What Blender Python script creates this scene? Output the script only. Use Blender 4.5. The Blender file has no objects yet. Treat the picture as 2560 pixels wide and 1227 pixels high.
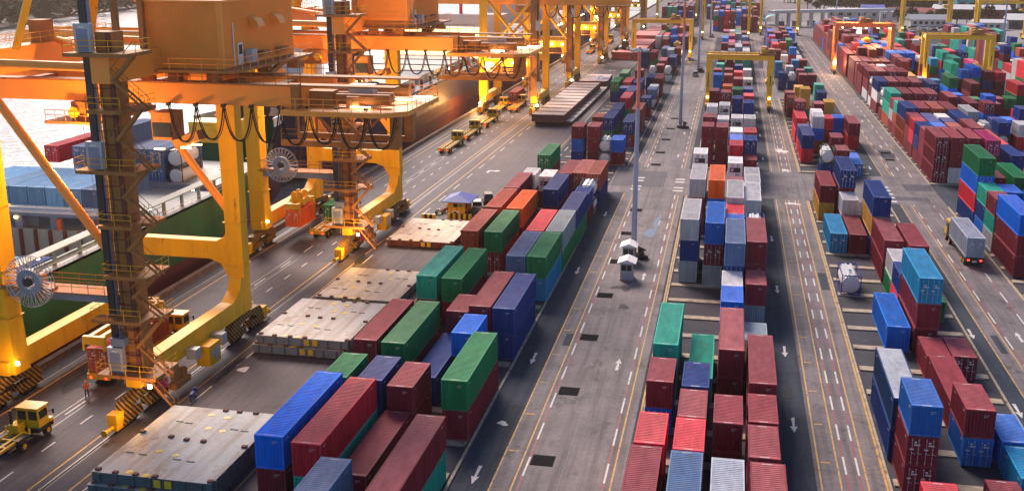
import bpy, math, random
import numpy as np
from mathutils import Vector, Matrix
R = math.radians
rnd = random.Random(11)
scene = bpy.context.scene
COL = scene.collection

# ------------------------------------------------------------------ camera
F, CAMH = 2700.0, 43.0
vx, vy = 560.0, 741.5
PITCH, YAW = math.atan(vy / F), -math.atan(vx / math.hypot(F, vy))
fwd = Vector((math.sin(YAW) * math.cos(PITCH), math.cos(YAW) * math.cos(PITCH), -math.sin(PITCH)))
right = Vector((math.cos(YAW), -math.sin(YAW), 0))
up = right.cross(fwd)
cd = bpy.data.cameras.new('camera')
cam = bpy.data.objects.new('camera', cd); COL.objects.link(cam)
cd.sensor_width = 36; cd.sensor_fit = 'HORIZONTAL'; cd.lens = 36 * F / 2560
cd.clip_start = 1; cd.clip_end = 9000
cam.matrix_world = Matrix(((right.x, up.x, -fwd.x, 0), (right.y, up.y, -fwd.y, 0), (right.z, up.z, -fwd.z, CAMH), (0, 0, 0, 1)))
scene.camera = cam

# ------------------------------------------------------------------ light
SUN_EL, SUN_AZ = 38, -28          # azimuth from +y towards +x
w = bpy.data.worlds.new('World'); scene.world = w; w.use_nodes = True
nt = w.node_tree
sky = nt.nodes.new('ShaderNodeTexSky'); sky.sky_type = 'NISHITA'; sky.sun_disc = False
sky.sun_elevation = R(SUN_EL); sky.sun_rotation = R(SUN_AZ)
sky.air_density = 1.0; sky.dust_density = 0.8; sky.ozone_density = 3.0
nt.links.new(sky.outputs[0], nt.nodes['Background'].inputs[0])
nt.nodes['Background'].inputs[1].default_value = 0.1
sd = bpy.data.lights.new('sun', 'SUN'); sun = bpy.data.objects.new('sun', sd); COL.objects.link(sun)
sd.energy = 4.3; sd.angle = R(26); sd.color = (1.0, 0.8, 0.68)
d = Vector((math.sin(R(SUN_AZ)) * math.cos(R(SUN_EL)), math.cos(R(SUN_AZ)) * math.cos(R(SUN_EL)), math.sin(R(SUN_EL))))
sun.rotation_euler = d.to_track_quat('Z', 'Y').to_euler()
scene.view_settings.view_transform = 'Standard'; scene.view_settings.look = 'None'
scene.view_settings.exposure = 0.6; scene.view_settings.gamma = 1
scene.render.engine = 'CYCLES'
scene.cycles.max_bounces = 5; scene.cycles.diffuse_bounces = 3; scene.cycles.glossy_bounces = 2
scene.cycles.transmission_bounces = 1; scene.cycles.transparent_max_bounces = 4; scene.cycles.volume_bounces = 0

# ------------------------------------------------------------------ materials
def mat(name, col, rough=.6, metal=0.0, var=.25, scale=.6, dirt=None, dscale=.35, dthr=.55, emit=None, es=0, bump=0, spec=None, stretch=None):
    m = bpy.data.materials.new(name); m.use_nodes = True; n = m.node_tree.nodes; l = m.node_tree.links
    b = n['Principled BSDF']; b.inputs['Roughness'].default_value = rough; b.inputs['Metallic'].default_value = metal
    if spec is not None: b.inputs['Specular IOR Level'].default_value = spec
    if emit:
        b.inputs['Base Color'].default_value = (*col, 1); b.inputs['Emission Color'].default_value = (*emit, 1); b.inputs['Emission Strength'].default_value = es
        return m
    tc = n.new('ShaderNodeTexCoord'); src = tc.outputs['Object']
    if stretch:
        mp = n.new('ShaderNodeMapping'); mp.inputs['Scale'].default_value = stretch; l.new(src, mp.inputs[0]); src = mp.outputs[0]
    t = n.new('ShaderNodeTexNoise'); t.inputs['Scale'].default_value = scale; t.inputs['Detail'].default_value = 6; t.inputs['Roughness'].default_value = .65
    l.new(src, t.inputs['Vector'])
    mr = n.new('ShaderNodeMapRange'); mr.inputs[1].default_value = .25; mr.inputs[2].default_value = .75
    mr.inputs[3].default_value = 1 - var; mr.inputs[4].default_value = 1 + var; l.new(t.outputs[0], mr.inputs[0])
    mx = n.new('ShaderNodeMix'); mx.data_type = 'RGBA'; mx.blend_type = 'MULTIPLY'; mx.inputs[0].default_value = 1
    mx.inputs[6].default_value = (*col, 1); l.new(mr.outputs[0], mx.inputs[7]); out = mx.outputs[2]
    if dirt:
        t2 = n.new('ShaderNodeTexNoise'); t2.inputs['Scale'].default_value = dscale; t2.inputs['Detail'].default_value = 8; t2.inputs['Roughness'].default_value = .7
        l.new(src, t2.inputs['Vector'])
        r2 = n.new('ShaderNodeMapRange'); r2.inputs[1].default_value = dthr; r2.inputs[2].default_value = dthr + .1; l.new(t2.outputs[0], r2.inputs[0])
        m2 = n.new('ShaderNodeMix'); m2.data_type = 'RGBA'; l.new(r2.outputs[0], m2.inputs[0]); l.new(out, m2.inputs[6]); m2.inputs[7].default_value = (*dirt, 1); out = m2.outputs[2]
    l.new(out, b.inputs['Base Color'])
    if bump:
        bp = n.new('ShaderNodeBump'); bp.inputs['Strength'].default_value = bump; bp.inputs['Distance'].default_value = .05
        l.new(t.outputs[0], bp.inputs['Height']); l.new(bp.outputs[0], b.inputs['Normal'])
    return m

def lane_mat(name, col, worn, stain, patch=.5, rough=.6, spec=.22):
    m = bpy.data.materials.new(name); m.use_nodes = True; n = m.node_tree.nodes; l = m.node_tree.links; b = n['Principled BSDF']; b.inputs['Roughness'].default_value = rough; b.inputs['Specular IOR Level'].default_value = spec
    tc = n.new('ShaderNodeTexCoord')
    def noise(sc, detail, st, lo, hi, rough=.65):
        mp = n.new('ShaderNodeMapping'); mp.inputs['Scale'].default_value = st; l.new(tc.outputs['Object'], mp.inputs[0])
        t = n.new('ShaderNodeTexNoise'); t.inputs['Scale'].default_value = sc; t.inputs['Detail'].default_value = detail; t.inputs['Roughness'].default_value = rough; l.new(mp.outputs[0], t.inputs['Vector'])
        r = n.new('ShaderNodeMapRange'); r.inputs[1].default_value = lo; r.inputs[2].default_value = hi; l.new(t.outputs[0], r.inputs[0]); return r.outputs[0]
    def mix(fac, a, c, amt):
        k = n.new('ShaderNodeMath'); k.operation = 'MULTIPLY'; k.inputs[1].default_value = amt; l.new(fac, k.inputs[0])
        m_ = n.new('ShaderNodeMix'); m_.data_type = 'RGBA'; l.new(k.outputs[0], m_.inputs[0])
        if isinstance(a, tuple): m_.inputs[6].default_value = (*a, 1)
        else: l.new(a, m_.inputs[6])
        m_.inputs[7].default_value = (*c, 1); return m_.outputs[2]
    o = mix(noise(.16, 10, (1, 1, 1), .36, .62, .75), col, worn, .95)
    o = mix(noise(1.3, 6, (1, .03, 1), .46, .66), o, stain, .6)          # tyre tracks run along the lane
    o = mix(noise(.3, 11, (1, .6, 1), .54, .62, .78), o, stain, .7)
    o = mix(noise(2.6, 7, (1, 1, 1), .4, .7), o, stain, .35)
    o = mix(noise(.5, 10, (1, 1, 1), .64, .68, .8), o, tuple(min(1, c * 1.9) for c in col), patch)
    l.new(o, b.inputs['Base Color']); return m

def cont_mat(name, roof=False, attr=False):
    """painted steel of the containers: the paint colour is each object's own colour"""
    m = bpy.data.materials.new(name); m.use_nodes = True; n = m.node_tree.nodes; l = m.node_tree.links; b = n['Principled BSDF']
    if attr:
        a = n.new('ShaderNodeAttribute'); a.attribute_name = 'paint'; c = a.outputs['Color']; tc = n.new('ShaderNodeTexCoord'); vec = tc.outputs['Object']
    else:
        oi = n.new('ShaderNodeObjectInfo'); c = oi.outputs['Color']; tc = n.new('ShaderNodeTexCoord')
        ad = n.new('ShaderNodeVectorMath'); ad.operation = 'ADD'; sc = n.new('ShaderNodeMath'); sc.operation = 'MULTIPLY'; sc.inputs[1].default_value = 90
        l.new(oi.outputs['Random'], sc.inputs[0]); l.new(tc.outputs['Object'], ad.inputs[0]); l.new(sc.outputs[0], ad.inputs[1]); vec = ad.outputs[0]
    mp = n.new('ShaderNodeMapping'); mp.inputs['Scale'].default_value = (1.2, .35, 1) if roof else (1.5, 1.5, .18); l.new(vec, mp.inputs[0])
    t = n.new('ShaderNodeTexNoise'); t.inputs['Scale'].default_value = 1.1; t.inputs['Detail'].default_value = 8; t.inputs['Roughness'].default_value = .7; l.new(mp.outputs[0], t.inputs['Vector'])
    mr = n.new('ShaderNodeMapRange'); mr.inputs[1].default_value = .3; mr.inputs[2].default_value = .7; mr.inputs[3].default_value = .72; mr.inputs[4].default_value = 1.25; l.new(t.outputs[0], mr.inputs[0])
    mx = n.new('ShaderNodeMix'); mx.data_type = 'RGBA'; mx.blend_type = 'MULTIPLY'; mx.inputs[0].default_value = 1; l.new(c, mx.inputs[6]); l.new(mr.outputs[0], mx.inputs[7]); out = mx.outputs[2]
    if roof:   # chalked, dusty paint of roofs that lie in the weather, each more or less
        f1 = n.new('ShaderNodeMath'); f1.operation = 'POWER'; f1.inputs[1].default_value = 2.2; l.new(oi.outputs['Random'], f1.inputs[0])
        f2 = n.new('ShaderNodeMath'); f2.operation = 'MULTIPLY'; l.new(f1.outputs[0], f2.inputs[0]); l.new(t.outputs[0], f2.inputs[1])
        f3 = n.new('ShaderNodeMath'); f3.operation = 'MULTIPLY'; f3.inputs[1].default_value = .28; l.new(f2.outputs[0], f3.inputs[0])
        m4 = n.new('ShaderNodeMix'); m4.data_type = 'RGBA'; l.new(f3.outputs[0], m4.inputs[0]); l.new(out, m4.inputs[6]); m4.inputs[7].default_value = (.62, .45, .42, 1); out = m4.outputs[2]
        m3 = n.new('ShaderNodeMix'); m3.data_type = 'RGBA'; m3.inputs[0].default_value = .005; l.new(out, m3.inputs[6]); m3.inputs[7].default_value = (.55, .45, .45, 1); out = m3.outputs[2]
    # rust and scuffs
    t2 = n.new('ShaderNodeTexNoise'); t2.inputs['Scale'].default_value = .9 if roof else 2.2; t2.inputs['Detail'].default_value = 10; t2.inputs['Roughness'].default_value = .75; l.new(vec, t2.inputs['Vector'])
    r2 = n.new('ShaderNodeMapRange'); r2.inputs[1].default_value = .56 if roof else .62; r2.inputs[2].default_value = .7; r2.inputs[4].default_value = .7; l.new(t2.outputs[0], r2.inputs[0])
    m2 = n.new('ShaderNodeMix'); m2.data_type = 'RGBA'; l.new(r2.outputs[0], m2.inputs[0]); l.new(out, m2.inputs[6]); m2.inputs[7].default_value = (.12, .055, .035, 1) if not roof else (.2, .12, .09, 1)
    l.new(m2.outputs[2], b.inputs['Base Color']); b.inputs['Roughness'].default_value = .6; b.inputs['Specular IOR Level'].default_value = .08
    return m

YEL = (.76, .4, .012)
lane_hatch = None
M = dict(
 asphalt=mat('asphalt', (.055, .058, .075), .9, spec=.15, var=.22, scale=.09, dirt=(.03, .03, .036), dscale=.05, dthr=.56, bump=.1),
 apron=mat('apron_asphalt', (.085, .075, .095), .8, spec=.2, var=.2, scale=.07, dirt=(.06, .05, .058), dscale=.06, dthr=.58, bump=.1),
 concrete=mat('yard_concrete', (.2, .175, .185), .9, spec=.15, var=.24, scale=.12, dirt=(.12, .105, .11), dscale=.09, dthr=.54),
 dark=mat('slot_asphalt', (.05, .052, .064), .9, spec=.15, var=.3, scale=.3, dirt=(.1, .09, .085), dscale=.4, dthr=.62),
 earth=mat('far_ground', (.2, .19, .2), .9, var=.35, scale=.02, dirt=(.08, .09, .07), dscale=.01, dthr=.52),
 beam=mat('beam_concrete', (.34, .28, .21), .85, var=.4, scale=1.2, dirt=(.12, .08, .05), dscale=.8, dthr=.56),
 yline=mat('yellow_line', (.46, .26, .06), .7, var=.35, scale=1.5, dirt=(.13, .1, .09), dscale=1.6, dthr=.53),
 wline=mat('white_line', (.52, .5, .49), .7, var=.2, scale=2, dirt=(.18, .16, .16), dscale=1.8, dthr=.56),
 rline=mat('red_line', (.24, .035, .055), .7, var=.3, scale=2, dirt=(.12, .09, .1), dscale=1.6, dthr=.52),
 steel=mat('rail_steel', (.16, .15, .15), .55, .6, var=.2), darksteel=mat('dark_steel', (.045, .042, .045), .55, .3, var=.4, scale=1.5),
 crane=mat('crane_paint', YEL, .5, var=.22, scale=.45, dirt=(.26, .12, .02), dscale=1.1, dthr=.6, stretch=(1, 1, .22), spec=.25),
 cranetan=mat('tower_brown', (.36, .15, .035), .7, var=.3, scale=.7, dirt=(.12, .055, .03), dscale=.9, dthr=.58),
 house=mat('house_paint', (.95, .34, .045), .5, var=.07, scale=.3),
 rtg=mat('gantry_paint', (.86, .5, .012), .45, var=.15, scale=.5, dirt=(.25, .12, .03), dscale=1, dthr=.66),
 rtgo=mat('gantry_orange', (.75, .2, .05), .5, var=.12, scale=.5),
 galv=mat('galvanised', (.42, .44, .48), .5, .2, var=.15), blueg=mat('blue_grey_steel', (.2, .25, .36), .5, .1, var=.2),
 mast=mat('mast_paint', (.3, .36, .5), .55, .1, var=.15, scale=.3), masto=mat('mast_top_paint', (.66, .2, .12), .6, var=.2),
 rubber=mat('rubber', (.018, .018, .02), .8, var=.3), glass=mat('dark_glass', (.02, .025, .03), .12, var=.1),
 truck=mat('tractor_yellow', (.68, .38, .01), .4, var=.12), black=mat('black_paint', (.02, .02, .022), .5, var=.3),
 white=mat('white_paint', (.74, .73, .72), .5, var=.08, scale=1.2, dirt=(.4, .33, .26), dscale=1.3, dthr=.66),
 silver=mat('car_silver', (.4, .41, .43), .3, .3, var=.05), navy=mat('navy_cloth', (.03, .05, .14), .8), red=mat('red_paint', (.5, .03, .03), .5),
 orange=mat('safety_orange', (.8, .14, .03), .7), skin=mat('skin', (.4, .22, .14), .6, var=.05), hair=mat('black_hair', (.02, .015, .013), .8),
  hatchside=mat('hatch_side', (.07, .11, .13), .6, var=.3, scale=.8, dirt=(.12, .06, .04), dscale=.9, dthr=.6),
 hatcht=mat('hatch_top_tan', (.5, .45, .38), .6, var=.2, scale=.3, dirt=(.3, .2, .13), dscale=.35, dthr=.57), rust=mat('rust', (.17, .05, .035), .8, var=.4, scale=2),
 hatchred=mat('hatch_red', (.42, .06, .06), .6, var=.3, scale=.3, dirt=(.3, .2, .18), dscale=.2, dthr=.56),
 yel=mat('pad_yellow', (.75, .5, .02), .5), hullg=mat('hull_green', (.012, .12, .04), .5, var=.35, scale=.2, dirt=(.06, .06, .03), dscale=.5, dthr=.56, stretch=(1, 1, .2)),
 hulld=mat('hull_dark', (.04, .032, .07), .45, var=.25, scale=.1), hullr=mat('hull_red', (.12, .03, .035), .55, var=.35, scale=.15, dirt=(.07, .03, .03), dscale=.2, dthr=.55),
 deckg=mat('deck_grey', (.2, .23, .25), .6, var=.25, scale=.3), bulk=mat('hold_paint', (.34, .38, .33), .7, var=.15, scale=.3, dirt=(.2, .1, .05), dscale=.5, dthr=.58, stretch=(1, 1, .15)),
 quay=mat('quay_wall', (.2, .13, .1), .85, var=.4, scale=.8, dirt=(.4, .35, .3), dscale=1, dthr=.6),
 fol=mat('foliage', (.022, .04, .014), .95, var=.6, scale=.6, spec=.05), trunk=mat('bark', (.08, .05, .035), .9),
 roofw=mat('roof_white', (.6, .6, .6), .6, var=.15), roofb=mat('roof_blue', (.03, .07, .36), .6, var=.15), roofg=mat('roof_grey', (.3, .33, .36), .6, var=.2), roofr=mat('roof_red', (.3, .07, .06), .7, var=.25),
 tanroof=mat('roof_tan', (.42, .3, .15), .7, var=.12, scale=.05), wallr=mat('wall_brick', (.2, .08, .06), .85, var=.3), wallw=mat('wall_white', (.5, .5, .5), .8, var=.15), walld=mat('wall_dark', (.08, .08, .1), .8, var=.3), teal=mat('canopy_teal', (.02, .28, .3), .6),
 lampw=mat('lamp_white', (1, 1, 1), emit=(1, .82, .55), es=14), lampy=mat('lamp_yellow', (1, .8, .3), emit=(1, .55, .12), es=9), lampr=mat('tail_light', (1, 0, 0), emit=(1, .02, .01), es=7), deckglow=mat('deck_glow', (1, .8, .5), emit=(1, .6, .28), es=1.6),
 green=mat('sign_green', (.02, .35, .16), .5), pink=mat('sign_pink', (.5, .02, .12), .5), tarp=mat('tarp_grey', (.5, .47, .5), .8, var=.1, scale=.2),
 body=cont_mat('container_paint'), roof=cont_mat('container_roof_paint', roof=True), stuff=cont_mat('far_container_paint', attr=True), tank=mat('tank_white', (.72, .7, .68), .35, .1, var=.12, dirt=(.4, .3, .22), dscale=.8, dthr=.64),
)
# hazard stripes, black and yellow
def hazard():
    m = bpy.data.materials.new('hazard_stripes'); m.use_nodes = True; n = m.node_tree.nodes; l = m.node_tree.links
    tc = n.new('ShaderNodeTexCoord'); sp = n.new('ShaderNodeSeparateXYZ'); l.new(tc.outputs['Object'], sp.inputs[0])
    a = n.new('ShaderNodeMath'); a.operation = 'ADD'; l.new(sp.outputs[0], a.inputs[0]); l.new(sp.outputs[1], a.inputs[1])
    a2 = n.new('ShaderNodeMath'); a2.operation = 'ADD'; l.new(a.outputs[0], a2.inputs[0]); l.new(sp.outputs[2], a2.inputs[1])
    f = n.new('ShaderNodeMath'); f.operation = 'MULTIPLY'; f.inputs[1].default_value = 1.7; l.new(a2.outputs[0], f.inputs[0])
    g = n.new('ShaderNodeMath'); g.operation = 'FRACT'; l.new(f.outputs[0], g.inputs[0])
    h = n.new('ShaderNodeMath'); h.operation = 'GREATER_THAN'; h.inputs[1].default_value = .5; l.new(g.outputs[0], h.inputs[0])
    mx = n.new('ShaderNodeMix'); mx.data_type = 'RGBA'; l.new(h.outputs[0], mx.inputs[0]); mx.inputs[6].default_value = (.02, .018, .015, 1); mx.inputs[7].default_value = (.32, .16, .02, 1)
    l.new(mx.outputs[2], n['Principled BSDF'].inputs['Base Color']); n['Principled BSDF'].inputs['Roughness'].default_value = .6
    return m
M['hazard'] = hazard()
def water():
    m = bpy.data.materials.new('river_water'); m.use_nodes = True; n = m.node_tree.nodes; l = m.node_tree.links; b = n['Principled BSDF']
    b.inputs['Base Color'].default_value = (.44, .41, .39, 1); b.inputs['Roughness'].default_value = .16; b.inputs['IOR'].default_value = 1.33  # pale base: river silt, with some sky reflection put into the colour
    tc = n.new('ShaderNodeTexCoord'); mp = n.new('ShaderNodeMapping'); mp.inputs['Scale'].default_value = (.16, .5, 1); l.new(tc.outputs['Object'], mp.inputs[0])
    t = n.new('ShaderNodeTexNoise'); t.inputs['Scale'].default_value = 1.2; t.inputs['Detail'].default_value = 5; l.new(mp.outputs[0], t.inputs['Vector'])
    bp = n.new('ShaderNodeBump'); bp.inputs['Strength'].default_value = .8; bp.inputs['Distance'].default_value = .8; l.new(t.outputs[0], bp.inputs['Height']); l.new(bp.outputs[0], b.inputs['Normal'])
    return m
M['water'] = water()
M['hatch'] = lane_mat('hatch_top', (.4, .43, .44), (.54, .55, .54), (.24, .16, .09), .6, .6, .3)
M['hatcht'] = lane_mat('hatch_top_tan', (.48, .43, .36), (.62, .55, .46), (.3, .19, .12), .5)
M['grate'] = mat('drain_iron', (.018, .018, .022), .9, var=.3, spec=.05)
M['concrete'] = lane_mat('yard_concrete', (.125, .112, .122), (.22, .19, .2), (.045, .041, .046), .5, .72, .2)
M['asphalt'] = lane_mat('asphalt', (.036, .048, .07), (.052, .066, .09), (.02, .024, .032), .2, .85, .12)
M['apron'] = lane_mat('apron_asphalt', (.06, .055, .074), (.09, .08, .102), (.028, .026, .036), .15, .7, .2)

# ------------------------------------------------------------------ mesh helper
class MB:
    def __init__(s): s.v = []; s.f = []; s.mi = []; s.cur = 0
    def q(s, *idx): s.f.append(idx); s.mi.append(s.cur)
    def box(s, x0, y0, z0, x1, y1, z1, top=True, bottom=True):
        b = len(s.v)
        s.v += [(x0, y0, z0), (x1, y0, z0), (x1, y1, z0), (x0, y1, z0), (x0, y0, z1), (x1, y0, z1), (x1, y1, z1), (x0, y1, z1)]
        for k in ((0, 1, 5, 4), (1, 2, 6, 5), (2, 3, 7, 6), (3, 0, 4, 7)): s.q(*[b + i for i in k])
        if top: s.q(b + 4, b + 5, b + 6, b + 7)
        if bottom: s.q(b + 3, b + 2, b + 1, b)
        return s
    def frame(s, p, q):
        p, q = Vector(p), Vector(q); d = (q - p).normalized()
        a = Vector((0, 0, 1)) if abs(d.z) < .95 else Vector((0, 1, 0))
        u = d.cross(a).normalized(); w_ = u.cross(d).normalized()
        return p, q, u, w_
    def beam(s, p, q, w_, h, w2=None, h2=None):
        p, q, u, n = s.frame(p, q); w2 = w_ if w2 is None else w2; h2 = h if h2 is None else h2; b = len(s.v)
        for c, a, e in ((p, w_, h), (q, w2, h2)):
            for i, j in ((-1, -1), (1, -1), (1, 1), (-1, 1)): s.v.append(tuple(c + u * i * a / 2 + n * j * e / 2))
        for k in ((0, 1, 5, 4), (1, 2, 6, 5), (2, 3, 7, 6), (3, 0, 4, 7), (3, 2, 1, 0), (4, 5, 6, 7)): s.q(*[b + i for i in k])
        return s
    def tube(s, p, q, r, n=8, r2=None, cap=True):
        p, q, u, w_ = s.frame(p, q); r2 = r if r2 is None else r2; b = len(s.v)
        for c, rr in ((p, r), (q, r2)):
            for i in range(n):
                a = 2 * math.pi * i / n; s.v.append(tuple(c + u * math.cos(a) * rr + w_ * math.sin(a) * rr))
        for i in range(n): s.q(b + i, b + (i + 1) % n, b + n + (i + 1) % n, b + n + i)
        if cap: s.q(*[b + i for i in reversed(range(n))]); s.q(*[b + n + i for i in range(n)])
        return s
    def path(s, pts, r, n=5):
        for a, c in zip(pts, pts[1:]): s.tube(a, c, r, n, cap=False)
        return s
    def prism(s, poly, z0, z1):
        b = len(s.v); n = len(poly)
        s.v += [(x, y, z0) for x, y in poly] + [(x, y, z1) for x, y in poly]
        for i in range(n): s.q(b + i, b + (i + 1) % n, b + n + (i + 1) % n, b + n + i)
        s.q(*[b + n + i for i in range(n)]); s.q(*[b + i for i in reversed(range(n))]); return s
    def xz(s, poly, y0, y1):
        """polygon given in x,z and pushed along y"""
        b = len(s.v); n = len(poly)
        s.v += [(x, y0, z) for x, z in poly] + [(x, y1, z) for x, z in poly]
        for i in range(n): s.q(b + (i + 1) % n, b + i, b + n + i, b + n + (i + 1) % n)
        s.q(*[b + i for i in range(n)]); s.q(*[b + n + i for i in reversed(range(n))]); return s
    def yz(s, poly, x0, x1):
        b = len(s.v); n = len(poly)
        s.v += [(x0, y, z) for y, z in poly] + [(x1, y, z) for y, z in poly]
        for i in range(n): s.q(b + i, b + (i + 1) % n, b + n + (i + 1) % n, b + n + i)
        s.q(*[b + i for i in reversed(range(n))]); s.q(*[b + n + i for i in range(n)]); return s
    def disc(s, c, r, th, ax='y', n=20):
        c = Vector(c); a = {'x': Vector((1, 0, 0)), 'y': Vector((0, 1, 0)), 'z': Vector((0, 0, 1))}[ax]
        return s.tube(c - a * th / 2, c + a * th / 2, r, n)
    def rail(s, pts, h=1.1, r=.035, step=1.6, closed=False):
        if closed: pts = list(pts) + [pts[0]]
        for a, c in zip(pts, pts[1:]):
            a, c = Vector(a), Vector(c); L = (c - a).length; k = max(1, int(L / step))
            for i in range(k + 1):
                p = a.lerp(c, i / k); s.tube(p, p + Vector((0, 0, h)), r, 4, cap=False)
            for hh in (h, h * .55): s.tube(a + Vector((0, 0, hh)), c + Vector((0, 0, hh)), r, 4, cap=False)
        return s
    def mesh(s, name, mats, smooth=False):
        me = bpy.data.meshes.new(name); me.from_pydata(s.v, [], s.f)
        for m in (mats if isinstance(mats, (list, tuple)) else [mats]): me.materials.append(m)
        me.polygons.foreach_set('material_index', s.mi)
        if smooth: me.polygons.foreach_set('use_smooth', [True] * len(s.f))
        me.update(); return me
    def build(s, name, mats, parent=None, smooth=False, loc=None):
        o = bpy.data.objects.new(name, s.mesh(name, mats, smooth)); COL.objects.link(o)
        if parent: o.parent = parent
        if loc: o.location = loc
        return o

def tag(o, label=None, cat=None, group=None, kind=None):
    if label: o['label'] = label
    if cat: o['category'] = cat
    if group: o['group'] = group
    if kind: o['kind'] = kind
    return o
def empty(name, loc, label, cat, group=None, rz=0):
    o = bpy.data.objects.new(name, None); COL.objects.link(o); o.location = loc; o.rotation_euler.z = rz; o.empty_display_size = .5
    return tag(o, label, cat, group)
def copy_tree(o, loc, label=None, rz=None):
    def rec(s, par):
        c = s.copy(); COL.objects.link(c)
        if par: c.parent = par
        for k in s.children: rec(k, c)
        return c
    c = rec(o, None); c.location = loc
    if rz is not None: c.rotation_euler.z = rz
    if label: c['label'] = label
    return c
def qx(u, y): return u + .0113 * y      # the quay runs slightly off the yard's axis
QR = -math.atan(.0113)

# ------------------------------------------------------------------ ground, quay, water
def sheet(name, rects, z, m, quay=False):
    mb = MB()
    for (x0, y0, x1, y1) in rects:
        b = len(mb.v)
        if quay: mb.v += [(qx(x0, y0), y0, z), (qx(x1, y0), y0, z), (qx(x1, y1), y1, z), (qx(x0, y1), y1, z)]
        else: mb.v += [(x0, y0, z), (x1, y0, z), (x1, y1, z), (x0, y1, z)]
        mb.q(b, b + 1, b + 2, b + 3)
    return tag(mb.build(name, m), kind='structure')
g = MB(); g.prism([(qx(-70.9, -40), -40), (2600, -40), (3600, 5200), (qx(-70.9, 1150), 5200), (qx(-70.9, 1150), 1150)], -6, 0)
tag(g.build('ground', M['earth']), kind='structure')
wt = MB(); wt.v += [(-4000, -200, -4), (-60, -200, -4), (-50, 5200, -4), (-4000, 5200, -4)]; wt.q(0, 1, 2, 3)
tag(wt.build('river_water', M['water']), kind='structure')
sheet('quay_apron', [(-70.4, -40, -35, 1100)], .004, M['apron'], quay=True)
sheet('yard_asphalt', [(-35.5, -40, 110, 640)], .006, M['asphalt'])
# concrete lanes and the cross road
NC = [(-17.7, -40, -7.0, 640), (8.9, -40, 15.0, 640), (30.4, -40, 38.2, 640), (48.0, 226, 52.6, 640)]
sheet('concrete_lane', NC, .010, M['concrete'])
sheet('cross_road', [(-21.5, 193.3, 38.2, 217.5), (-17, 331, 53, 345), (-24, 560, 80, 636)], .014, M['concrete'])
sheet('cross_road_patch', [(-21.0, 199, -11, 214), (29, 196.5, 36, 199.5), (33, 205, 38, 211)], .018, M['apron'])
sheet('slot_ground', [(-35.8, 60, -21.3, 216), (-6.2, 60, 5.9, 192), (14.95, 60, 28.2, 192), (-34, 218, -19.6, 560), (-5.6, 218, 7.2, 330), (15, 218, 28.2, 330), (38.2, 140, 52, 192), (38.3, 211, 50, 560), (-5, 346, 8, 520), (15, 346, 27, 520)], .0185, M['dark'])
# markings
yl, wl, rl = [], [], []
def line(L, x, y0, y1, wd=.16): L.append((x - wd / 2, y0, x + wd / 2, y1))
def dashes(L, x, y0, y1, on, off, wd=.16, ph=0):
    y = y0 + ph
    while y < y1: L.append((x - wd / 2, y, x + wd / 2, min(y + on, y1))); y += on + off
for (a, b_) in ((60, 193), (218, 331), (346, 560)):
    for x in (-17.7, -15.95, -7.9, 9.3, 10.9, 13.1, 30.4, 32.15, 38.35): line(yl, x, a, b_, .15)
    for x in (-15.4, -8.5): dashes(wl, x, a, b_, 3.6, 3.6, .17); dashes(rl, x, a, b_, 3.6, 3.6, .17, ph=3.6)
    for x in (11.5, 12.55): dashes(wl, x, a, b_, 3.4, 3.4, .17); dashes(rl, x, a, b_, 3.4, 3.4, .17, ph=3.4)
    for x in (32.6, 35.9): dashes(wl, x, a, b_, 4.2, 4.6, .17); dashes(rl, x, a, b_, 4.4, 4.4, .15, ph=4.3)
for y in range(62, 190, 8):                                  # little yellow ticks beside the gantry paths
    yl.append((-17.5, y, -16.6, y + .22)); yl.append((9.5, y + 3, 10.3, y + 3.25))
for k in range(5):
    for x in (-16, -8.2): wl.append((x - .9, 196.2 + k * 2.6, x + .9, 197.2 + k * 2.6)) if k in (0, 1, 3, 4) else None
    wl.append((28.5, 194.8 + k * 3, 30.2, 196 + k * 3))
sheet('yellow_marking', yl, .022, M['yline']); sheet('red_marking', rl, .022, M['rline'])
def arrow(mb, x, y, s=1, L=3.4, z=.022):
    b = len(mb.v); pts = [(-.17, -L / 2), (.17, -L / 2), (.1, L * .12), (.36, L * .08), (0, L / 2), (-.36, L * .08), (-.1, L * .12)]
    mb.v += [(x + px * s, y + py * s, z) for px, py in pts]; mb.q(*[b + i for i in range(7)])
wm = sheet('white_marking', wl, .022, M['wline'])
am = MB()
for x, y, s in [(-19.2, 142.3, -1), (-19.3, 108.5, -1), (-19.3, 81, -1), (-19.2, 176, -1), (-10.1, 108.5, 1), (-10, 141.5, 1), (-10, 172, 1), (-9.9, 232, 1), (-9.9, 262, 1), (-17, 235, -1), (-17, 258, -1), (-17, 290, -1), (7.6, 96.5, -1), (7.6, 116, -1), (7.6, 139, -1), (7.7, 165, -1), (7.9, 232, -1), (7.9, 262, -1), (7.9, 300, -1), (34.2, 107, 1), (34.2, 126, 1), (34.2, 168, 1), (34.3, 226, 1), (34.3, 252, 1), (34.3, 290, 1), (28.9, 86, -1), (29, 104, -1), (29, 126, -1), (29, 168, -1), (29, 226, -1)]:
    arrow(am, x, y, s)
def turn(mb, x, y, z=.022):
    b = len(mb.v); mb.v += [(x, y, z), (x + .5, y, z), (x + .5, y + 1.6, z), (x + 1.6, y + 1.6, z), (x + 1.6, y + 1, z), (x + 2.6, y + 2.1, z), (x + 1.6, y + 3.1, z), (x + 1.6, y + 2.5, z), (x, y + 2.5, z)]
    mb.q(*[b + i for i in range(9)])
turn(am, -46.5, 206); turn(am, -43, 395)
tag(am.build('arrow_marking', M['wline']), kind='structure')
ql, qw = [], []
for x in (-67.6, -55.7, -52.35): line(ql, x, 20, 900, .2)
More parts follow.
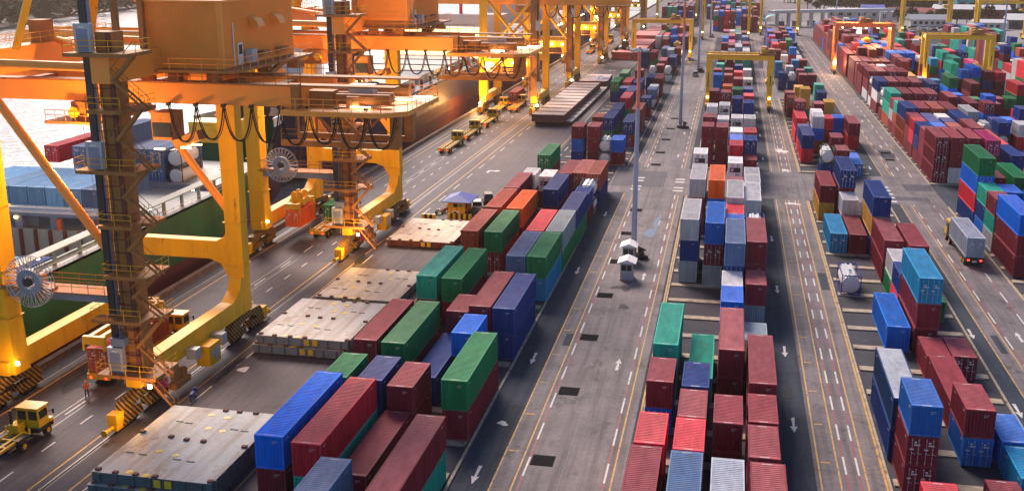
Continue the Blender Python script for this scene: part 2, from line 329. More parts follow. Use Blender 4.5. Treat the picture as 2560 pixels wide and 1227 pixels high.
dashes(qw, -51.2, 60, 900, 4.5, 5.5, .16); dashes(qw, -59.0, 60, 900, 2.0, 3.9, .17); dashes(qw, -61.65, 60, 900, 3.4, 5, .18); dashes(qw, -64.6, 190, 900, 2, 3.9, .16)
line(ql, -39.0, 60, 560, .16); dashes(qw, -37.4, 215, 560, 5, 4, .18); dashes(qw, -36.9, 60, 215, 5, 5, .16)
sheet('quay_yellow_line', ql, .010, M['yline'], True); sheet('quay_white_line', qw, .010, M['wline'], True)
sheet('cable_trench', [(-62.3, 20, -62.17, 1000), (-61.15, 20, -61.02, 1000)], .010, M['black'], True)
sheet('crane_rail_bed', [(-54.95, 20, -54.45, 1050), (-69.0, 20, -68.5, 1050)], .010, M['black'], True)
for nm, x in (('crane_rail', -54.7), ('crane_rail', -68.75)):
    r = MB(); r.beam((qx(x, 20), 20, .05), (qx(x, 1050), 1050, .05), .12, .09); tag(r.build(nm, M['steel']), kind='structure')

def blob(name, x, y, rx, ry, m, z=.024, seed=0, n=26):
    r_ = random.Random(seed); mb = MB(); ph = [r_.uniform(0, 6) for _ in range(3)]
    for i in range(n):
        a = 2 * math.pi * i / n; k = 1 + .25 * math.sin(2 * a + ph[0]) + .16 * math.sin(3 * a + ph[1]) + .1 * math.sin(5 * a + ph[2])
        mb.v.append((x + rx * k * math.cos(a), y + ry * k * math.sin(a), z))
    mb.q(*range(n)); return tag(mb.build(name, m), kind='structure')
M['wet'] = mat('wet_asphalt', (.022, .022, .027), .6, var=.2, spec=.1); M['pool'] = mat('puddle_water', (.12, .11, .11), .04, var=.1); M['spill'] = mat('white_spill', (.55, .52, .5), .7, var=.2)
for i, (n_, x, y, rx, ry, m) in enumerate([('puddle', -10.9, 165, 1.2, 2.2, 'pool'), ('puddle', -10.3, 172, .35, 5.5, 'pool'), ('puddle', -11.7, 135.5, .7, 1.0, 'pool'), ('oil_stain', -12.6, 135.8, 1, .9, 'wet'), ('oil_stain', -63.9, 93.5, 1.1, 4.0, 'wet'), ('oil_stain', -64.2, 97, .6, .9, 'wet'), ('oil_stain', -50.4, 99.5, .5, 2.6, 'wet'), ('oil_stain', -50.4, 141.5, .6, 3, 'wet'), ('oil_stain', -63.5, 176, 1.2, 3, 'wet'), ('white_spill', 12.1, 242, 1.2, 2.4, 'spill'), ('white_spill', 12.1, 220, .7, 1.0, 'spill'), ('white_spill', 12, 190, 1.2, .7, 'spill'), ('white_spill', -19.2, 91.5, .45, .5, 'spill'), ('white_spill', -48.9, 99.3, .45, .9, 'spill'), ('oil_stain', 7.4, 104, .5, 1.6, 'wet'), ('oil_stain', 7.2, 98, .35, .8, 'wet'), ('oil_stain', -11.4, 128, .5, 1.0, 'wet'), ('white_spill', 29.2, 152, .5, 2.5, 'spill')]):
    blob(n_, x, y, rx, ry, M[m], seed=i, z=.024 + i * .0006)
# quay edge wall
qe = MB()
for k in range(0, 52):
    y0, y1 = 20 + k * 20, 20 + k * 20 + 19.9
    qe.prism([(qx(-71.3, y0), y0), (qx(-70.6, y0), y0), (qx(-70.6, y1), y1), (qx(-71.3, y1), y1)], -6.2, .75)
tag(qe.build('quay_wall', M['quay']), kind='structure')
# kerbs along the stacks
kb = MB()
for x, a, b_ in ((-21.15, 60, 192), (-6.35, 60, 192.5), (14.85, 60, 192.5), (-19.4, 218, 330), (-5.6, 218, 330), (14.85, 218, 330), (28.4, 60, 190), (38.1, 140, 192), (38.2, 211, 330)):
    kb.box(x - .12, a, 0, x + .12, b_, .16, bottom=False)
tag(kb.build('slot_kerb', M['beam']), kind='structure')
yk = MB()
for x, a, b_ in ((-6.62, 60, 192.5), (14.58, 60, 192.5), (14.58, 218, 330)): yk.box(x - .1, a, .0, x + .1, b_, .13, bottom=False)
tag(yk.build('yellow_kerb', M['yline']), kind='structure')
# concrete bearing beams of the container slots
bm_ = MB()
for (x0, x1, a, b_) in ((-35.6, -21.5, 60.5, 214), (-6.1, 5.6, 60.3, 190), (15.2, 28.0, 60.3, 190), (15.2, 28.0, 219, 330), (-5.4, 6.8, 219, 330), (38.5, 51.5, 142, 190), (38.5, 50.3, 212, 330), (-33.5, -20, 219, 330)):
    y = a
    while y < b_: bm_.box(x0, y - .6, .02, x1, y + .6, .16, bottom=False); y += 6.5
tag(bm_.build('bearing_beam', M['beam']), kind='structure')
# drain grates in the lane
for i, (x, y) in enumerate([(-14.2, 84.7), (-14.2, 100.3), (-14.2, 116.2), (-14.2, 132.1), (-14.3, 147.9), (-14.4, 164), (-14.4, 180), (-13.9, 221), (-13.9, 235), (-13.7, 252), (-13.6, 268), (-13.5, 285), (16.2, 101.5), (34.2, 236), (34.3, 244)]):
    mb = MB()
    mb.box(x - 1.0, y - 1.0, .012, x + 1.0, y + 1.0, .035, bottom=False)
    for k in range(9): mb.box(x - .92, y - .95 + k * .22, .035, x + .92, y - .95 + k * .22 + .1, .055, bottom=False)
    o = mb.build('drain_grate', M['grate']); 
    nm_ = ['nearest', 'second', 'third', 'fourth', 'fifth', 'sixth', 'seventh', 'eighth', 'ninth', 'tenth', 'eleventh', 'twelfth'][i] if i < 12 else ['one beside the tank container slots', 'nearer one in the right lane', 'farther one in the right lane'][i - 12]
    tag(o, ('dark square drain grate in the concrete lane, %s from the camera' % nm_) if i < 12 else 'dark square drain grate, the ' + nm_, 'drain grate', 'drain grates in the lanes')

jt = []
for a, b_ in ((-17.7, -6.8), (9.0, 14.8), (30.4, 38.2)):
    y = 63.0
    while y < 330:
        jt.append((a, y, b_, y + .06)); y += 12.3
for a in (-12.2, 34.2): jt.append((a, 60, a + .05, 190)); jt.append((a, 219, a + .05, 330))
sheet('slab_joint', jt, .0175, M['black'])
sheet('repair_patch', [(-16.9, 113, -15.9, 117), (13.3, 140, 14.4, 148), (31, 120, 31.8, 126), (-20.6, 120, -19.2, 124), (-47, 175, -43, 184), (33, 238, 36, 247)], .0165, M['asphalt'])

# ------------------------------------------------------------------ shipping containers
PAL = dict(m=(.2, .025, .04), r=(.6, .03, .05), b=(.001, .15, .68), n=(.01, .045, .2), g=(.006, .19, .07), t=(.012, .33, .24), j=(.01, .05, .14), q=(.4, .44, .52), c=(.01, .24, .46), o=(.8, .13, .02), l=(.5, .49, .5),
           w=(.72, .7, .68), e=(.27, .33, .36), y=(.66, .36, .06), p=(.42, .025, .13), s=(.09, .16, .3), k=(.34, .07, .035), x=(.7, .68, .66), i=(.16, .38, .62))
NAMES = dict(j='dark blue, pale-roofed', q='pale bluish grey', m='maroon', r='bright red', b='blue', n='navy blue', g='green', t='teal', c='cyan blue', o='orange', l='pale grey', w='white', e='slate grey', y='yellow', p='magenta', s='rust-stained steel blue', k='reddish brown', i='light blue')
HC = {}
def corr(mb, axis, a0, a1, base, depth, z0, z1, pitch, out):
    """corrugated panel: runs a0..a1 along x or y, folded outwards and inwards about `base`"""
    n = max(2, int((a1 - a0) / pitch)); p = (a1 - a0) / n; pts = []
    for i in range(n):
        s = a0 + i * p; pts += [(s, 0), (s + p * .3, 0), (s + p * .5, 1), (s + p * .8, 1)]
    pts.append((a1, 0)); b = len(mb.v)
    for s, k in pts:
        o = base - out * depth * k
        for z in (z0, z1): mb.v.append((s, o, z) if axis == 'x' else (o, s, z))
    for i in range(len(pts) - 1):
        a = b + 2 * i
        fl = (out > 0) == (axis == 'y')
        mb.q(*( (a, a + 2, a + 3, a + 1) if fl else (a, a + 1, a + 3, a + 2)))
def cont_meshes(L, H):
    key = (round(L, 1), round(H, 2))
    if key in HC: return HC[key]
    Wd = 2.438
    bd = MB(); e = .05
    corr(bd, 'y', .12, L - .12, Wd - .03, .045, .14, H - .1, .28, 1); corr(bd, 'y', .12, L - .12, .03, .045, .14, H - .1, .28, -1)
    corr(bd, 'x', .12, Wd - .12, .04, .05, .14, H - .1, .25, -1); corr(bd, 'x', .12, Wd - .12, L - .04, .05, .14, H - .1, .25, 1)
    bd.box(.03, .06, .1, Wd - .03, L - .06, .15)
    rf = MB(); n = int((L - .7) / .29); p = (L - .7) / n; prof = [(.06, 0), (.35, 0)]
    for i in range(n): s = .35 + i * p; prof += [(s + p * .2, 0), (s + p * .4, -1), (s + p * .75, -1), (s + p * .95, 0)]
    prof += [(L - .06, 0)]; zt = H - .012
    for y, k in prof: rf.v += [(.09, y, zt + k * .036), (Wd - .09, y, zt + k * .036)]
    for i in range(len(prof) - 1): a = 2 * i; rf.q(a, a + 1, a + 3, a + 2)
    rf.cur = 1; rr = random.Random(int(L * 10))
    for yy in (.14, L - .3):          # owner's number painted small at the roof ends
        x = .85
        for k in range(9):
            wd = .035 + .03 * rr.random(); b = len(rf.v); rf.v += [(x, yy, zt + .004), (x + wd, yy, zt + .004), (x + wd, yy + .14, zt + .004), (x, yy + .14, zt + .004)]; rf.q(b, b + 1, b + 2, b + 3); x += wd + .03
    fr = MB()
    for x in (0, Wd - .12):
        for y in (0, L - .12): fr.box(x, y, 0, x + .12, y + .12, H)
        fr.box(x, .12, 0, x + .12 * .9, L - .12, .15); fr.box(x, .12, H - .1, x + .108, L - .12, H - .004)
    for y in (0, L - .1): fr.box(.12, y, 0, Wd - .12, y + .1, .16); fr.box(.12, y, H - .12, Wd - .12, y + .1, H - .002)
    bd.cur = 1; r2_ = random.Random(int(L * 7))
    for row in range(2):
        x = 1.5
        for k in range(6 if row == 0 else 4):
            wd = .03 + .03 * r2_.random(); bd.box(x, -.012, H - .5 - row * .15, x + wd, -.008, H - .43 - row * .15); x += wd + .03
    for yy in (.5, L - 1.6):
        for sx in (-.012, Wd + .008):
            for k in range(6): bd.box(sx, yy + k * .1, H - .44, sx + .004, yy + k * .1 + .055, H - .36)
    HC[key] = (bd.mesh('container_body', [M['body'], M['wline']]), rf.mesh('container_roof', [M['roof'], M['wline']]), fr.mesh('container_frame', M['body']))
    return HC[key]
RF = []
def reefer_mesh():
    if not RF:
        m = MB(); m.box(.35, -.02, .95, 2.08, .03, 1.75); m.cur = 1; m.disc((.8, -.04, 2.1), .22, .05, 'y', 14); m.disc((1.65, -.04, 2.1), .22, .05, 'y', 14); m.box(.5, -.04, 1.1, .95, -.02, 1.6); m.box(1.3, -.04, .3, 2.0, .0, .75)
        RF.append(m.mesh('refrigeration_unit', [M['black'], M['galv']]))
    return RF[0]
DOOR = {}
def door_meshes(H):
    if H in DOOR: return DOOR[H]
    d_ = MB(); d_.box(0, 0, 0, 1.08, .05, H - .3)
    for z in (.3, .85, 1.4, 1.95): d_.box(.1, -.012, z, .98, 0, z + .35)
    dk = MB()
    for x in (.28, .78):
        dk.tube((x, -.06, .02), (x, -.06, H - .32), .022, 6)
        for z in (.12, 1.0, 1.35, H - .5): dk.box(x - .05, -.075, z, x + .05, -.01, z + .07)
    for x in (.28, .78): dk.beam((x, -.08, .98), (x + .3, -.08, .95), .04, .03)
    st = MB(); rr = random.Random(5)
    for k in range(4):
        x, z = .12 + .5 * rr.random(), .6 + 1.4 * rr.random(); st.box(x, -.02, z, x + .16 + .15 * rr.random(), -.0125, z + .12)
    DOOR[H] = (d_.mesh('container_door', M['body']), dk.mesh('door_locking_bars', M['galv']), st.mesh('door_decal', M['white']))
    return DOOR[H]
def part(me, name, par, loc=(0, 0, 0), col=None):
    o = bpy.data.objects.new(name, me); COL.objects.link(o); o.parent = par; o.location = loc
    if col: o.color = (*col, 1)
    return o
def lighten_roof(col, f): return [a * (1 - f) + b * f for a, b in zip(col, (.56, .14, .15))]  # lightens red roofs: bleached paint plus the roof's stronger light, put into colour
def container(x, y, z, L, H, c, label, cat='container', doors=False, group=None, detail=2, rz=0, name='shipping_container'):
    bt = rnd.uniform(.82, 1.18); f_ = rnd.choice((0, 0, .35, .6)) if c == 'b' else 0; col = [(v * (1 - f_) + u * f_) * bt for v, u in zip(PAL[c], (.03, .13, .34))]
    root = empty(name, (x, y, z), label, cat, group, rz)
    a, b, f = cont_meshes(L, H)
    part(a, 'body', root, col=col); part(b, 'roof', root, col=(.5, .53, .57) if c == 'j' else [min(1, v * k_) for k_ in (rnd.uniform(.95, 1.25),) for v in (col if c not in 'mkr' else lighten_roof(col, rnd.uniform(.05, .5))) ])
    if c == 'w' and not doors:            # cooling unit in the end wall of a refrigerated box
        part(reefer_mesh(), 'refrigeration_unit', root)
    fc = [min(1, v * 1.15 + .012) for v in col]; part(f, 'frame', root, col=fc)
    if doors:
        dm, bm2, st = door_meshes(H)
        for k in (0, 1):
            dd = part(dm, 'door', root, (.12 + k * 1.1, -.03, .16), col)
            part(bm2, 'locking_bars', dd); part(st, 'decal', dd)
    return root
TK = {}
def tank_meshes():
    if TK: return TK['a']
    L, Wd, H = 6.06, 2.438, 2.59
    fr = MB(); s = .1
    for x in (0, Wd - s):
        for y in (0, L - s): fr.box(x, y, 0, x + s, y + s, H)
        fr.box(x, s, 0, x + s, L - s, .14); fr.box(x, s, H - s, x + s, L - s, H)
    for y in (0, L - s):
        for z in (0, H - s): fr.box(s, y, z, Wd - s, y + s, z + s)
        for (a, c) in (((s, .5), (.5, s)), ((Wd - s, .5), (Wd - .5, s)), ((s, H - .5), (.5, H - s)), ((Wd - s, H - .5), (Wd - .5, H - s))): fr.beam((a[0], y + .05, a[1]), (c[0], y + .05, c[1]), .08, .08)
    tk = MB(); cx_, cz = Wd / 2, H / 2; rings = [(.13, .5), (.15, .95), (.22, 1.07), (.36, 1.14), (L - .36, 1.14), (L - .22, 1.07), (L - .15, .95), (L - .13, .5)]; n = 24
    for y, r in rings:
        for i in range(n): a = 2 * math.pi * i / n; tk.v.append((cx_ + r * math.cos(a), y, cz + r * math.sin(a)))
    for j in range(len(rings) - 1):
        for i in range(n): tk.q(j * n + i, (j + 1) * n + i, (j + 1) * n + (i + 1) % n, j * n + (i + 1) % n)
    tk.q(*range(n)); b = (len(rings) - 1) * n; tk.q(*[b + i for i in reversed(range(n))])
    wk = MB(); wk.box(.4, .3, H - .12, .7, L - .3, H - .08); wk.box(.75, .3, H - .05, 1.05, L - .3, H); wk.box(1.4, .3, H - .05, 1.7, L - .3, H)
    hatch = MB(); hatch.disc((cx_, L / 2, H - .04), .3, .1, 'z', 14); hatch.disc((cx_, L / 2 - 1.2, H - .04), .16, .1, 'z', 10)
    TK['a'] = [fr.mesh('tank_frame', M['body']), tk.mesh('tank_vessel', M['tank'], True), wk.mesh('tank_walkway', M['galv']), hatch.mesh('tank_hatch', M['galv'])]
    return TK['a']
def tankc(x, y, z, label, frame=(.3, .3, .32), group=None):
    root = empty('tank_container', (x, y, z), label, 'tank container', group); a = tank_meshes()
    part(a[0], 'frame', root, col=frame)
    for me, nm in zip(a[1:], ('tank', 'walkway', 'hatch')): part(me, nm, root)
    return root

STACKS = """A0 -35.47 73.0 BM 13.7
A0 -35.17 87.0 gm 6.1
A0 -35.36 95.9 Mm 13.2
A0 -35.15 110.6 m 6.1
A0 -34.94 117.3 TM 13.6
A0 -34.90 138.7 KM! 12.9
A0 -34.81 153.2 KM 12.9
A0 -34.72 167.0 MM 12.5
A0 -34.50 180.2 wm 6.1
A0 -34.35 195.9 G!M 12.5
A0 -33.59 313.3 G!N 12.5
A0 -33.41 337.3 Gg 12.5
A0 -32.76 409.8 NN 12.5
A1 -32.02 72.3 RT 13.7
A1 -31.80 86.8 nn 6.1
A1 -32.05 94.9 GM 13.3
A1 -31.76 116.8 GM 13.6
A1 -31.63 138.8 GM! 12.9
A1 -31.47 152.9 OM 12.9
A1 -31.15 179.3 wm 6.1
A1 -31.09 217.7 mbn 6.1
A1 -30.72 248.6 kb 6.1
A1 -30.06 303.2 nn 6.1
A1 -30.21 315.4 Rn 12.5
A1 -29.61 350.2 mm 6.1
A1 -29.39 407.1 MG 12.5
A1 -28.59 467.9 MM 12.5
A2 -28.83 57.9 SM 12.5
A2 -28.81 73.3 M 12.5
A2 -28.67 85.9 mm 6.1
A2 -28.84 93.9 N 12.5
A2 -28.70 107.0 mm 6.1
A2 -28.35 166.7 NM 12.5
A2 -28.22 181.2 Mm 12.5
A2 -27.89 218.3 mmm 6.1
A2 -27.66 243.9 NG! 12.5
A2 -27.53 257.6 NG 12.5
A2 -27.34 278.6 RG 12.5
A2 -27.21 292.9 NG 12.5
A2 -27.04 312.6 NR 12.5
A2 -26.26 360.9 xx 6.1
A2 -26.03 424.0 SM 12.5
A2 -25.51 481.8 BN 12.5
A3 -26.46 100.5 bm 6.1
A3 -26.29 107.5 MM 13.3
A3 -26.30 127.7 SM 12.5
A3 -26.18 140.7 RM 12.5
A3 -25.81 182.1 K!m 12.5
A3 -25.49 217.8 xx 6.1
A3 -24.50 328.0 Nm 12.5
A3 -24.15 366.6 mx 6.1
A3 -24.05 377.4 MM 12.5
A3 -23.68 418.4 EM 12.5
A4 -23.89 65.7 MT 13.7
A4 -23.83 86.9 GM 12.9
A4 -23.63 107.2 NN 13.3
A4 -23.65 127.8 GC 12.5
A4 -23.52 140.7 EG 12.5
A4 -23.42 153.5 NG 12.5
A4 -23.40 166.6 nm 6.1
A4 -23.34 173.2 xx 6.1
A4 -23.18 180.4 K!N 12.5
A4 -22.94 218.3 bm 6.1
A4 -22.75 238.8 N!M! 12.5
A4 -22.57 258.7 K!M 12.5
A4 -22.35 283.8 nm 6.1
A4 -22.18 302.0 sx 6.1
A4 -22.10 308.7 em 6.1
A4 -21.96 326.4 Mm 12.5
A4 -21.25 361.9 xx 6.1
A4 -21.39 389.7 NM 12.5
A4 -21.07 426.0 KM 12.5
B0 -5.97 64.7 MM 12.5
B0 -5.97 78.7 rr 6.1
B0 -5.94 91.6 mb! 6.1
B0 -5.94 99.8 TT 13.0
B0 -5.28 139.5 LNE 12.5
B0 -5.15 165.6 LMM 12.5
B0 -5.49 191.9 wmm 6.1
B0 -4.99 223.0 mmm 6.1
B0 -5.04 236.0 mmm 6.1
B0 -4.71 252.5 wmm 6.1
B0 -4.75 281.3 mmm 6.1
B0 -4.48 318.4 bbm 6.1
B0 -4.63 332.1 mmm 6.1
B0 -4.15 348.4 ttm 6.1
B0 -4.00 373.0 mmm 6.1
B1 -2.90 64.3 SM 12.5
B1 -2.87 78.2 rm 6.1
B1 -2.84 84.4 mm 6.1
B1 -2.80 91.1 nn 6.1
B1 -2.50 99.0 T 12.5
B1 -2.10 138.0 BM!E 12.5
B1 -2.10 151.2 nn 6.1
B1 -2.10 157.6 nn 6.1
B1 -2.25 165.4 OBB 12.5
B1 -2.07 222.5 mmm 6.1
B1 -1.95 233.2 www 6.1
B1 -1.90 255.0 wmm 6.1
B1 -1.77 278.7 mmm 6.1
B1 -1.60 292.0 omm 6.1
B1 -1.55 317.9 mmm 6.1
B1 -1.47 332.7 mmm 6.1
B1 -1.26 370.8 mmm 6.1
B2 0.14 63.6 QM 12.5
B2 0.19 83.7 mm 6.1
B2 0.39 99.5 MM 12.9
B2 0.40 116.1 bb 6.1
B2 0.40 122.3 lm 6.1
B2 0.54 128.5 SN!M! 12.5
B2 0.55 141.2 bmm 6.1
B2 0.55 147.4 rmm 6.1
B2 0.54 153.6 LMM 12.5
B2 0.55 166.8 mmm 6.1
B2 0.61 184.4 wmm 6.1
B2 0.71 201.8 rmm 6.1
B2 0.74 208.0 bmm 6.1
B2 0.79 217.2 wmm 6.1
B2 0.89 235.4 wwm 6.1
B2 1.07 267.3 nnm 6.1
B2 1.17 285.5 ggm 6.1
B2 1.30 308.7 mmm 6.1
B2 1.39 325.8 rrm 6.1
B2 1.50 345.0 nnn 6.1
B2 1.64 371.3 ggm 6.1
B3 2.91 65.8 mmm 6.1
B3 3.02 77.9 mm 6.1
B3 3.10 84.4 mm 6.1
B3 3.15 91.5 MM 12.9
B3 3.10 104.8 y 6.1
B3 3.10 111.2 e 6.1
B3 3.10 123.2 me 6.1
B3 3.15 129.5 MMM 12.5
B3 3.20 142.3 xmm 6.1
B3 3.11 156.2 lmm 6.1
B3 3.15 162.6 lmm 6.1
B3 3.20 168.8 lmm 6.1
B3 3.20 175.0 lmm 6.1
B3 3.26 184.4 mm 6.1
B3 3.40 201.6 mm 6.1
B3 3.39 207.8 n!mm 6.1
B3 3.44 217.2 rmm 6.1
B3 3.54 235.4 www 6.1
B3 3.68 260.1 nnm 6.1
B3 3.75 272.9 rmm 6.1
B3 3.82 286.2 nnb 6.1
B3 3.95 308.2 wbb 6.1
B3 4.08 332.7 wmb 6.1
B3 4.30 371.8 ttg 6.1
C0 15.31 70.4 rm 6.1
C0 15.57 84.3 bm!m! 6.1
C0 15.20 90.5 JN 12.5
C0 15.52 137.9 x 6.1
C0 15.70 158.4 C! 12.5
C0 15.49 178.4 MY 12.5
C0 15.44 228.5 NR 12.5
C0 15.40 241.5 nr 6.1
C0 15.40 252.0 RR 12.5
C0 15.70 264.9 m!rr! 6.1
C0 15.36 291.8 km 6.1
C0 15.20 301.6 mm 6.1
C0 15.28 350.8 nn 6.1
C0 15.30 385.0 cc 6.1
C0 15.30 402.0 mmr 6.1
C1 18.43 118.0 B 12.5
C1 18.36 158.3 M 12.5
C1 18.34 170.9 lm 6.1
C1 18.30 177.1 N!MM 12.5
C1 18.32 214.3 xn 6.1
C1 18.23 241.2 l!bk 6.1
C1 18.48 247.9 lmk 6.1
C1 18.40 290.0 yyt 6.1
C1 18.35 314.9 yy 6.1
C1 18.30 351.0 xn 6.1
C1 18.20 371.0 lm 6.1
C1 18.20 410.0 wx 6.1
C2 21.36 77.0 m 6.1
C2 21.23 90.6 mb! 6.1
C2 21.40 97.4 M 12.5
C2 21.40 110.2 m 6.1
C2 21.29 117.8 C!MM 12.5
C2 21.30 130.4 nr 6.1
C2 21.30 136.6 lg 6.1
C2 21.24 144.5 MM 12.9
C2 21.21 157.8 NYN 12.5
C2 21.20 215.0 mm 6.1
C2 21.40 230.2 mm 6.1
C2 21.55 256.7 rm 6.1
C2 21.35 281.1 mm 6.1
C2 21.30 346.8 mm 6.1
C2 21.20 360.0 mm 6.1
C2 21.20 392.0 cm 6.1
C2 21.20 412.0 bmm 6.1
C3 24.28 83.7 c 6.1
C3 24.26 90.5 b 6.1
C3 23.98 110.6 m! 6.1
C3 24.10 129.0 g 6.1
C3 24.10 135.5 g 6.1
C3 24.10 142.5 MM 12.5
C3 23.85 215.5 b! 6.1
C3 24.00 221.8 b 6.1
C3 24.03 257.8 bb 6.1
C3 24.20 285.0 yy 6.1
C3 23.81 304.4 nn 6.1
C3 24.30 321.5 tt 6.1
C3 24.05 347.3 mm 6.1
C3 24.00 366.0 tm 6.1
C3 24.00 394.0 mm 6.1
C4 26.45 246.6 MR 12.5
D0 39.05 150.5 BMM 12.9
D0 38.87 163.5 mtl 6.1
D0 38.92 169.7 tnb 6.1
D0 38.80 176.3 GB!RN 12.5
D0 38.80 213.1 M!M!M! 12.5
D0 38.85 226.0 mmm 6.1
D0 38.88 232.5 nnm 6.1
D0 38.91 239.4 rrm 6.1
D0 38.93 246.0 mmm 6.1
D0 38.96 252.7 NKK 12.5
D0 39.01 266.0 tkm 6.1
D0 39.04 272.4 mlm 6.1
D0 39.06 278.6 TTK 12.5
D0 39.12 292.0 xxm 6.1
D0 39.16 303.7 NWM 12.5
D0 39.22 317.5 xmw 6.1
D0 39.52 328.9 MMW 12.5
D0 39.32 343.0 MMM 12.5
D0 39.38 357.0 mmm 6.1
D1 41.40 157.0 rmm 6.1
D1 41.52 169.0 bmm 6.1
D1 41.47 180.0 mmm 6.1
D1 41.60 213.1 MML 12.5
D1 41.65 226.0 mmm 6.1
D1 41.68 232.5 bnn 6.1
D1 41.71 239.0 nnm 6.1
D1 41.73 245.5 nnm 6.1
D1 41.76 253.0 MMM 12.5
D1 41.81 266.0 mmm 6.1
D1 41.87 279.0 MMM 12.5
D1 41.97 304.0 MMM 12.5
D1 42.07 329.0 MMM 12.5
D1 42.13 345.0 rmm 6.1
D1 42.16 353.0 mmm 6.1
D2 44.40 158.5 tmm 6.1
D2 44.41 165.5 gmm 6.1
D2 44.97 179.4 Gmm 12.5
D2 44.60 213.1 MML 12.5
D2 44.65 226.2 mmm 6.1
D2 44.68 232.5 kmm 6.1
D2 44.71 239.0 nnm 6.1
D2 44.73 245.5 wlm 6.1
D2 44.76 253.0 KMM 12.5
D2 44.81 266.0 mmm 6.1
D2 44.87 279.0 MMM 12.5
D2 44.97 304.0 MMM 12.5
D2 45.07 329.0 MMM 12.5
D2 45.13 345.0 mmm 6.1
D2 45.16 353.0 wmm 6.1
D3 47.40 158.0 bmm 6.1
D3 47.40 172.0 RMM 12.5
D3 47.50 211.5 P!M!M 12.5
D3 47.55 226.0 MMM 12.5
D3 47.61 239.0 NNM 12.5
D3 47.66 253.0 MMM 12.5
D3 47.71 266.0 mmm 6.1
D3 47.77 279.0 MMM 12.5
D3 47.86 303.0 MMM 12.5
D3 47.97 329.0 MMM 12.5
D3 48.03 345.0 mmm 6.1
D3 48.06 353.0 mmm 6.1
D4 50.20 160.0 MMM 12.5
D4 50.25 175.0 mbm 6.1
E0 53.00 312.0 km 6.1
E0 53.00 345.0 YM 12.5
E0 53.00 360.0 MRR 12.5
E0 53.00 374.0 MTL 12.5
E0 53.00 388.0 BBY 12.5
E0 53.00 403.0 MMW 12.5
E0 53.00 418.0 Bgl 12.5
E0 53.00 432.0 BBM 12.5
E0 53.00 447.0 GGm 12.5
E0 53.00 462.0 KRG 12.5
E1 55.75 240.0 nxx 6.1
E1 56.00 256.0 xm 6.1
E1 55.75 270.4 LM 12.5
E1 56.00 297.0 MM 12.5
E1 56.00 325.0 NM 12.5
E1 56.00 345.0 lm 6.1
E1 56.00 375.0 mtk 6.1
E1 56.00 389.0 BBT 12.5
E1 56.00 403.0 MMT 12.5
E1 56.00 418.0 BGN 12.5
E1 56.00 432.0 LMM 12.5
E1 56.00 447.0 nbb 6.1
E1 56.00 462.0 NRm 12.5
E2 59.25 237.9 lrm 6.1
E2 59.00 251.0 mm 6.1
E2 59.25 260.9 nn 6.1
E2 59.25 270.6 m!b!m 6.1
E2 59.00 286.0 MN 12.5
E2 59.00 306.0 bm 6.1
E2 59.25 315.8 GBL 12.5
E2 59.00 340.0 cm 6.1
E2 59.00 361.0 mrr 6.1
E2 59.00 389.0 BBM 12.5
E2 59.00 404.0 MMm 12.5
E2 59.00 420.0 RMM 12.5
E2 59.00 447.0 OBm 12.5
E3 62.00 262.0 bm 6.1
E3 62.25 284.2 bbm 6.1
E3 62.00 298.0 gm 6.1
E3 62.00 330.0 nt 6.1
E3 62.00 389.0 MM 12.5
E3 62.00 406.0 nn 6.1
E4 65.00 262.0 nrm 6.1
E4 65.00 290.0 mn 6.1
E4 65.00 345.0 cc 6.1
E4 65.00 380.0 cgk 6.1
E4 65.00 404.0 LM 12.5
E4 65.00 420.0 OO 12.5
E5 68.00 262.0 kbm 6.1
E5 68.00 276.0 r!m 6.1
E5 68.00 300.0 mm 6.1
E5 67.75 328.5 MM 12.5
E5 68.00 345.0 bmm 6.1
E5 68.00 362.0 Ttt 12.5
E5 68.00 400.0 MM 12.5
E6 71.00 262.0 mb 6.1
E6 71.00 280.0 nb 6.1
E6 71.25 301.0 gm 6.1
E6 71.00 345.0 BTT 12.5
E6 71.00 375.0 TTO 12.5
E6 71.00 395.0 TMB 12.5
E7 74.00 268.0 gmm 6.1
E7 73.92 303.1 RGM 12.5
E7 74.00 342.0 mnm 6.1
E7 74.00 362.0 PRN 12.5
E7 74.00 400.0 RMM 12.5
E8 77.00 262.0 MRM 12.5
E8 77.00 300.0 MMM 12.5
E8 77.00 340.0 rmm 6.1
E8 77.00 395.0 NMM 12.5
E9 80.00 262.0 gmm 6.1
E9 80.00 290.0 bmm 6.1"""
BL = dict(A='quayside block', B='middle block', C='half-empty block', D='tall right block', E='far right block')
ORD = 'first second third fourth fifth sixth seventh eighth ninth tenth eleventh twelfth thirteenth fourteenth fifteenth sixteenth seventeenth eighteenth nineteenth twentieth'.split() + ['twenty-' + k for k in 'first second third fourth fifth sixth seventh eighth ninth'.split()]
items = []            # x,y,z,L,H,colour,door,(block,col,index,tier,ntiers)
idx = {}
for ln in STACKS.strip().split('\n'):
    bc, x, y, s, L = ln.split(); x, y, L = float(x), float(y), float(L)
    k = idx.get(bc, 0); idx[bc] = k + 1
    t = []
    for ch in s:
        if ch == '!': t[-1][1] = True
        else: t.append([ch, False])
    z = .16; n = len(t)
    for i, (ch, dr) in enumerate(reversed(t)):
        small = ch.islower(); H = 2.59 if small else 2.87
        LL = 6.06 if small else (L if L > 7 else 12.5)
        if small and L > 7: LL = 6.06
        if not dr and rnd.random() < .2 and y > 230: dr = True
        items.append((x + rnd.uniform(-.05, .05), y + rnd.uniform(-.07, .07), z, LL, H, ch.lower(), dr, (bc[0], int(bc[1]), k, i, n))); z += H + .01
